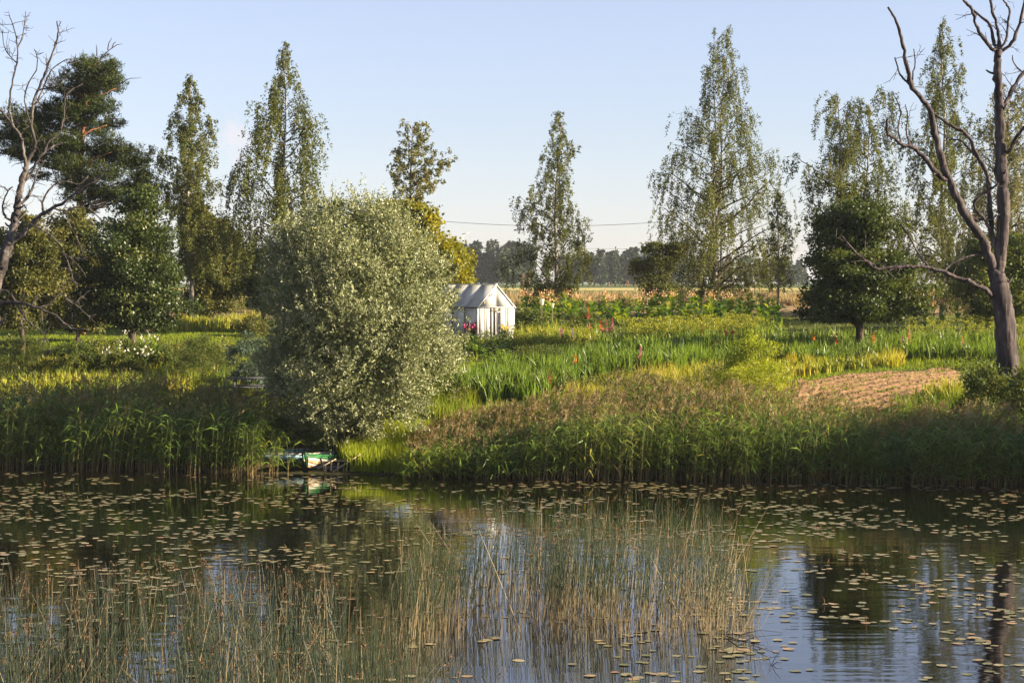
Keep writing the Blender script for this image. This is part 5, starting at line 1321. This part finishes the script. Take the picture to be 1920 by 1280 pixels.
# ------------------------------------------------------------------ reed belt
def reeds(name, label, xr, n, hf, sf, tint_shift=0.0, plume=.6, lean=.12, s0=-.8):
    x = rng.uniform(xr[0], xr[1], n)
    s = sf(x) * rng.random(n) ** .9 + s0
    y = shore(x) + s
    B = np.stack([x, y, np.maximum(ground(x, y), -.25)], 1)
    nz = vnoise(x + 30, y, .8, 8)
    H = hf(x) * rng.uniform(.72, 1.06, n) * (.72 + .5 * nz)
    ln_ = np.stack([rng.normal(size=n) * .10 + lean, rng.normal(size=n) * .08], 1)
    def pos(u):                                            # u (n,k)
        return np.stack([B[:, 0:1] + ln_[:, 0:1] * H[:, None] * u ** 1.8, B[:, 1:2] + ln_[:, 1:2] * H[:, None] * u ** 1.8, B[:, 2:3] + H[:, None] * u], -1)
    b = MB()
    u = np.tile(np.array([0, .4, .75, 1.0]), (n, 1))
    V, f = tubes(pos(u), np.tile([.009, .008, .006, .003], (n, 1)), 3, False); b.add(V, f, np.tile(np.repeat([0, .45, .8, 1.0], 3), n), 0)
    k = 8
    q = np.linspace(.25, .98, k)[None] + rng.normal(size=(n, k)) * .04
    P0 = pos(q).reshape(-1, 3); N = n * k
    a = rng.random(N) * 6.283
    ld = nrm(np.stack([np.cos(a) + .45 * np.sign(lean), np.sin(a) * .8, 0 * a], 1))
    Lf = rng.uniform(.36, .7, N); rise = rng.uniform(.35, .9, N); droop = rng.uniform(.3, 1.0, N)
    uu = np.array([0, .5, 1.0])
    P = P0[:, None] + ld[:, None] * (Lf[:, None] * uu)[..., None] * .8
    P[..., 2] += Lf[:, None] * (rise[:, None] * uu - droop[:, None] * uu ** 2.2)
    side = nrm(np.cross(ld, np.array([0, 0, 1.0])) + rng.normal(size=(N, 3)) * .35)
    V, f = ribbons(P, np.tile(np.array([.012, .021, .001]), (N, 1)), side)
    base_t = np.repeat(np.clip(rng.random(n) * .55 + nz * .25 + tint_shift, 0, 1), k)
    b.add(V, f, np.repeat(np.clip(base_t + rng.random(N) * .25 - .05, 0, 1), 6), 1)
    pm = rng.random(n) < plume * np.clip((s + .8) / 3.0, .12, 1)
    m = int(pm.sum()); kk = 18
    T0 = pos(np.ones((n, 1)))[pm, 0]
    pd = nrm(np.stack([.35 + rng.normal(size=m) * .25, rng.normal(size=m) * .25, np.ones(m)], 1))
    g = rng.random((m, kk))
    C = T0[:, None] + pd[:, None] * (g * .36 - .05)[..., None] + rng.normal(size=(m, kk, 3)) * np.array([.035, .035, .02]) * (1.3 - g)[..., None]
    D = nrm(pd[:, None] + rng.normal(size=(m, kk, 3)) * .45 + np.array([.15, 0, 0]))
    V, f = slivers(C.reshape(-1, 3), D.reshape(-1, 3), .13, .026); b.add(V, f, np.repeat(np.clip(np.repeat(rng.random(m), kk) * .7 + rng.random(m * kk) * .3, 0, 1), 3), 2)
    b.build(name, [M['reed_stem'], M['reed_leaf'], M['reed_plume']], kind='stuff', label=label, category='reeds')
reeds('reed_bed', 'dark shaded reed bed along the left shore', (-20, -8.0), 2000, lambda x: np.interp(x, [-9.5, -8.0], [2.05, 1.7]), lambda x: np.interp(x, [-20, -9, -8.0], [5.2, 4.6, 3.0]))
reeds('reed_bed', 'reeds in front of the willow and the boats', (-8.2, -5.9), 170, lambda x: np.interp(x, [-8, -5.9], [1.5, .8]), lambda x: 1.6 + 0 * x, .1, .2, .12, 2.5)
reeds('reed_bed', 'few loose reed stems standing in front of the green-rimmed boat', (-8.3, -7.0), 26, lambda x: 1.35 + 0 * x, lambda x: .6 + 0 * x, .1, .1, .12, -.5)
reeds('reed_bed', 'sunlit reed bed in the middle with brown plumes behind', (-3.4, 7.2), 2100, lambda x: np.interp(x, [-3.4, -1.6, 1, 3, 7.2], [.6, 1.1, 1.6, 1.85, 1.9]), lambda x: np.interp(x, [-3.4, -1, 7.2], [3.5, 6.0, 6.2]), .08, .85)
reeds('reed_bed', 'reed bed in deep shade along the right shore', (6.8, 18.5), 1800, lambda x: np.interp(x, [6.8, 10, 14, 18], [1.85, 1.7, 1.5, 1.5]), lambda x: np.interp(x, [7, 12, 18], [6.0, 5.2, 4.2]), -.05, .6)

# ------------------------------------------------------------------ bulrushes standing in the water
def rushes(name, label, pts, h, lean, dry=.12, tassel=.5, spread=.05, bent=.03, shift=0.0):
    n = len(pts)
    B = np.concatenate([pts, np.full((n, 1), -.15)], 1)
    H = h * rng.uniform(.62, 1.05, n) + .15
    ld = np.stack([lean + rng.normal(size=n) * spread, rng.normal(size=n) * spread], 1)
    u = np.array([0, .3, .6, .85, 1.0])
    cv = rng.normal(size=(n, 2)) * .03
    P = np.stack([B[:, 0:1] + H[:, None] * (ld[:, 0:1] * u + (cv[:, 0:1] + .25 * ld[:, 0:1]) * u ** 2.5), B[:, 1:2] + H[:, None] * (ld[:, 1:2] * u + cv[:, 1:2] * u ** 2.5), B[:, 2:3] + H[:, None] * u], -1)
    bt = rng.random(n) < bent
    a = rng.random(n) * 6.28
    sgn = np.where(rng.random(n) < .75, 1, -1) * rng.uniform(.3, .75, n)
    P[bt, :, 0] = (B[bt, 0:1] + H[bt, None] * sgn[bt, None] * u)
    P[bt, :, 2] = B[bt, 2:3] + H[bt, None] * (u * np.sqrt(1 - np.clip(sgn[bt], -.8, .8) ** 2)[:, None])
    rad = rng.uniform(.0036, .006, n)[:, None] * np.array([1.0, .95, .85, .6, .3])
    V, f = tubes(P, rad, 3, False)
    dm = (rng.random(n) < dry) | bt
    b = MB()
    f = f[0]; fi = np.repeat(np.arange(n), 4 * 3)
    T = np.tile(np.repeat(u, 3), n) * np.repeat(rng.uniform(.8, 1.1, n), 15)
    b.add(V, f[~dm[fi]], np.clip(T + shift * (1 - T), 0, 1), 0)
    if dm.any():
        V2, f2 = tubes(P[dm], rad[dm], 3, False); b.add(V2, f2, np.repeat(rng.random(int(dm.sum())), 15), 1)
    tm = (rng.random(n) < tassel) & ~bt; m = int(tm.sum())
    if m:
        k = 7; T0 = P[tm, 3] * .25 + P[tm, 4] * .75
        C = T0[:, None] + rng.normal(size=(m, k, 3)) * np.array([.016, .016, .025])
        V, f = diamonds(C.reshape(-1, 3), nrm(rng.normal(size=(m * k, 3)) + [.3, 0, -.3]), .045, .018); b.add(V, f, np.repeat(rng.random(m * k), 4), 2)
    b.build(name, [M['rush'], M['rush_dry'], M['tassel']], kind='stuff', label=label, category='bulrushes')
def wpts(poly, n):
    p = sample_poly(poly, n * 5); a, b_ = ray(p[:, 0], p[:, 1]); dd = -CAM_Z / b_
    # even over the water, not over the picture
    wgt = dd ** 3 * np.clip((vnoise(a * dd + 20, dd, 1.3, 91) - .22) * 2.2, .04, 1); wgt /= wgt.sum(); i = rng.choice(len(p), n, replace=False, p=wgt)
    return np.stack([a[i] * dd[i], dd[i]], 1)
rushes('bulrush_clump', 'dense bulrush clump standing in the middle of the water', wpts([(795, 1180), (860, 1130), (1000, 1105), (1200, 1098), (1340, 1115), (1368, 1170), (1350, 1192), (1200, 1200), (1000, 1196), (850, 1200)], 1050), 1.85, .05, .06, .2)
rushes('bulrush_clump', 'loose bulrush stems at the left end of the middle clump', wpts([(690, 1160), (860, 1120), (900, 1190), (760, 1230)], 170), 1.6, .07, .12, .3, .08)
rushes('bulrush_clump', 'thin bulrush fringe behind the middle clump', wpts([(880, 1085), (1330, 1070), (1370, 1110), (900, 1120)], 260), 1.8, .05, .12, .25)
rushes('bulrush_clump', 'few stray bulrush stems at the right end of the middle clump', wpts([(1330, 1120), (1400, 1130), (1425, 1180), (1370, 1205), (1300, 1205)], 110), 1.5, .06, .2, .2, .09, .12)
rushes('bulrush_clump', 'wide bulrush stand filling the lower left corner', wpts([(-80, 1225), (200, 1190), (480, 1200), (640, 1240), (760, 1310), (860, 1480), (-150, 1480)], 1750), 1.42, .02, .04, .2, .07, .045, .55)
rushes('bulrush_clump', 'sparse bulrush tips with brown tassels behind the lower left stand', wpts([(60, 1175), (640, 1185), (620, 1230), (-40, 1215)], 260), 1.35, .02, .10, .8, .09, .04, .3)

# ------------------------------------------------------------------ lily pads
def pad_mesh(v):
    r_ = np.random.default_rng(300 + v); n = 15
    a = np.linspace(.16, 2 * np.pi - .16, n); r0 = 1 + .05 * r_.normal(size=n)
    cup = .02 + .05 * r_.random()
    V = [[0, 0, .02]] + [[r0[i] * math.cos(a[i]), r0[i] * .85 * math.sin(a[i]), .02 + cup * (.5 + .5 * math.sin(a[i] * 2 + v)) * (1 if v % 3 else .4)] for i in range(n)]
    f = np.array([[0, i, i + 1] for i in range(1, n)])
    V = np.array(V)
    return V, f
M['pad'] = leafmat('lily_pad', [(0, (.10, .11, .03)), (.5, (.20, .175, .075)), (.85, (.32, .26, .13)), (1, (.28, .15, .06))], 0, rough=.38, spec=.5)
PADS = []
for v in range(8):
    V, f = pad_mesh(v); b = MB(); b.add(V, f, v / 8 + .06); PADS.append((V, f, b.mesh('lily_pad', M['pad'])))
dens = lambda px, py: (np.interp(py, [880, 893, 920, 985, 1030, 1100, 1290], [0, 1, 1, .75, .6, .6, .5])
                       * np.interp(px, [0, 600, 720, 860, 1150, 1300, 1920], [1, 1, .4, .45, .7, 1, 1.05])
                       * np.where((py > 1110) & (px < 780), .35, 1) * np.where((py > 1090) & (px > 780) & (px < 1350), .45, 1))
pts = []
while len(pts) < 3500:
    dd = rng.uniform(28.5, 63.2); x = rng.uniform(-.28, .28) * dd
    if dd > shore(x) - .25: continue
    px = 960 + x / dd * F; py = 530 + CAM_Z * F / dd
    cl = vnoise(np.array(x + 40), np.array(dd), .55, 77)
    if rng.random() < dens(px, py) * np.clip((cl - .28) * 3.2, .05, 1.25):
        for _ in range(1 + int(rng.random() < .6) + int(rng.random() < .4)):
            qx, qy = x + rng.normal() * .22, dd + rng.normal() * .22
            if qy < shore(qx) - .1: pts.append((qx, qy, rng.uniform(.05, .112)))
pts = np.array(pts); o = np.argsort(-(pts[:, 2] / pts[:, 1]) * np.where(np.abs(pts[:, 0] / pts[:, 1]) < .256, 1, 0)); pts = pts[o]
for k in range(300):
    x, y, r_ = pts[k]; v = int(rng.integers(0, 8))
    ppx = 960 + x / y * F; ppy = 530 + CAM_Z * F / y
    hue = 'olive green' if v < 3 else 'tan' if v < 6 else 'rusty tan'
    where = ('in front of the middle bulrush clump' if ppy > 1195 else 'among the middle bulrushes' if ppy > 1060 else 'behind the middle bulrushes') if 780 < ppx < 1370 else ('beside the lower left bulrush stand' if ppx <= 780 else 'on the open water right of the bulrushes, near the camera' if ppy > 1130 else 'on the open water right of the bulrushes, farther out')
    o = link('lily_pad', PADS[v][2], None, (x, y, .004 + .004 * (k % 3)), (rng.normal() * .02, rng.normal() * .02, rng.random() * 6.28), label=('large ' if r_ > .09 else 'small ') + hue + ' lily pad ' + where, category='lily pad', group='lily pads floating on the water')
    o.scale = (r_, r_, r_)
b = MB()
for k, (x, y, r_) in enumerate(pts[300:]):
    v = int(rng.integers(0, 8)); V, f, _ = PADS[v]; a = rng.random() * 6.28; c, s = math.cos(a), math.sin(a)
    b.add((V * r_) @ np.array([[c, s, 0], [-s, c, 0], [0, 0, 1]]) + [x, y, .004 + .004 * (k % 3)], f, np.clip(rng.normal() * .25 + .5, 0, 1))
b.build('lily_pads', M['pad'], kind='stuff', label='farther lily pads crowding the water near the reeds', category='lily pads')
# withered stalks and buds between the pads
m = 120; ii = rng.choice(len(pts), m); c = pts[ii]; P = []
for x, y, r_ in c:
    h = rng.uniform(.05, .16); a = rng.random() * 6.28; q = rng.uniform(.02, .14)
    P.append([[x, y, -.03], [x + q * .3 * math.cos(a), y, h * .7], [x + q * .8 * math.cos(a), y + q * .3, h], [x + q * 1.3 * math.cos(a), y + q * .5, h * rng.uniform(.4, 1.1)]])
b = MB(); V, f = tubes(np.array(P), np.tile([.008, .008, .009, .012], (m, 1)), 4); b.add(V, f, .9); b.build('withered_stalks', M['tassel'], kind='stuff', label='withered brown lily stalks poking up between the pads', category='stalks')

# dead branch lying in the water right of the bulrushes
q = wl(1358, 1192); t = thing('dead_branch', 'thin dark dead branch half sunk in the water right of the bulrushes', 'branch', q)
for pp, r0 in (([(1352, 1190), (1385, 1196), (1425, 1186), (1468, 1187)], .010), ([(1358, 1192), (1385, 1206), (1412, 1212), (1440, 1212)], .009), ([(1385, 1206), (1398, 1198), (1408, 1190)], .005), ([(1412, 1212), (1440, 1225), (1462, 1228)], .006), ([(1352, 1190), (1380, 1165), (1420, 1130)], .006)):
    Q = np.array([wl(x, y) for x, y in pp]) - q; Q[:, 2] = .01 + .05 * np.sin(np.linspace(0.2, 3, len(pp)))
    b = MB(); V, f = tubes(Q, np.linspace(r0, .003, len(pp)), 5); b.add(V, f); b.build('twig', M['rot'], t, smooth=True)
a_ = wl(1445, 1246); b_ = wl(1466, 1266); t = thing('dead_twig', 'small forked dark twig sticking out of the bright water', 'twig', a_)
for e, r0 in (((.17, -.05, .05), .007), ((.16, .02, .22), .006), ((-.03, 0, .12), .005)):
    b = MB(); V, f = tubes(np.array([[0, 0, -.02], np.array(e) * .5 + [0, 0, .02], e]), np.array([r0, r0 * .8, .003]), 5); b.add(V, f); b.build('twig', M['rot'], t, smooth=True)

# ------------------------------------------------------------------ trees beside the frame on the right shore, whose shade lies on the reeds
def side_tree(x, y, h, w, label, n=15000):
    pz = float(ground(x, y)); d = y; px = 960 + x / d * F
    rows = []
    for a, k in ((1.0, .25), (.9, .6), (.7, .95), (.45, 1.0), (.2, .85), (.06, .5)):
        z = pz + h * a; py = 640 - F * math.tan(math.atan2(z - CAM_Z, d) + PITCH); rows.append((py, px - w * k * F / d, px + w * k * F / d))
    bushy('alder_tree', label, 'alder tree', rows, d, px, n, 'apple', (.2, .14), 150, .8, 1.0, .16)
SIDE = [(26.0, 57.6, 7.3, 2.8), (31, 58.0, 9.3, 3.2), (36, 56.0, 11.0, 3.2), (22.6, 59.0, 4.8, 1.9)]
for i, (x, y, h, w) in enumerate(SIDE):
    side_tree(x, y, h, w, ['bushy alder on the right shore, nearest the frame', 'taller alder behind the first on the right shore', 'tall alder farthest along the right shore', 'low alder above the bank at the right shore'][i])

# ------------------------------------------------------------------ air
hm = bpy.data.materials.new('thin_evening_air'); hm.use_nodes = True; n_ = hm.node_tree.nodes; n_.clear()
ho = n_.new('ShaderNodeOutputMaterial'); hv = n_.new('ShaderNodeVolumePrincipled')
hv.inputs['Color'].default_value = (.86, .92, 1.0, 1); hv.inputs['Density'].default_value = 0.0001; hv.inputs['Anisotropy'].default_value = 0.0
hm.node_tree.links.new(hv.outputs[0], ho.inputs['Volume'])
b = MB(); V, f = box((0, 1550, 13.0), (3040, 3940, 32.0)); b.add(V, f)
b.build('haze', hm, kind='stuff', label='thin pale evening air over the whole garden', category='haze')
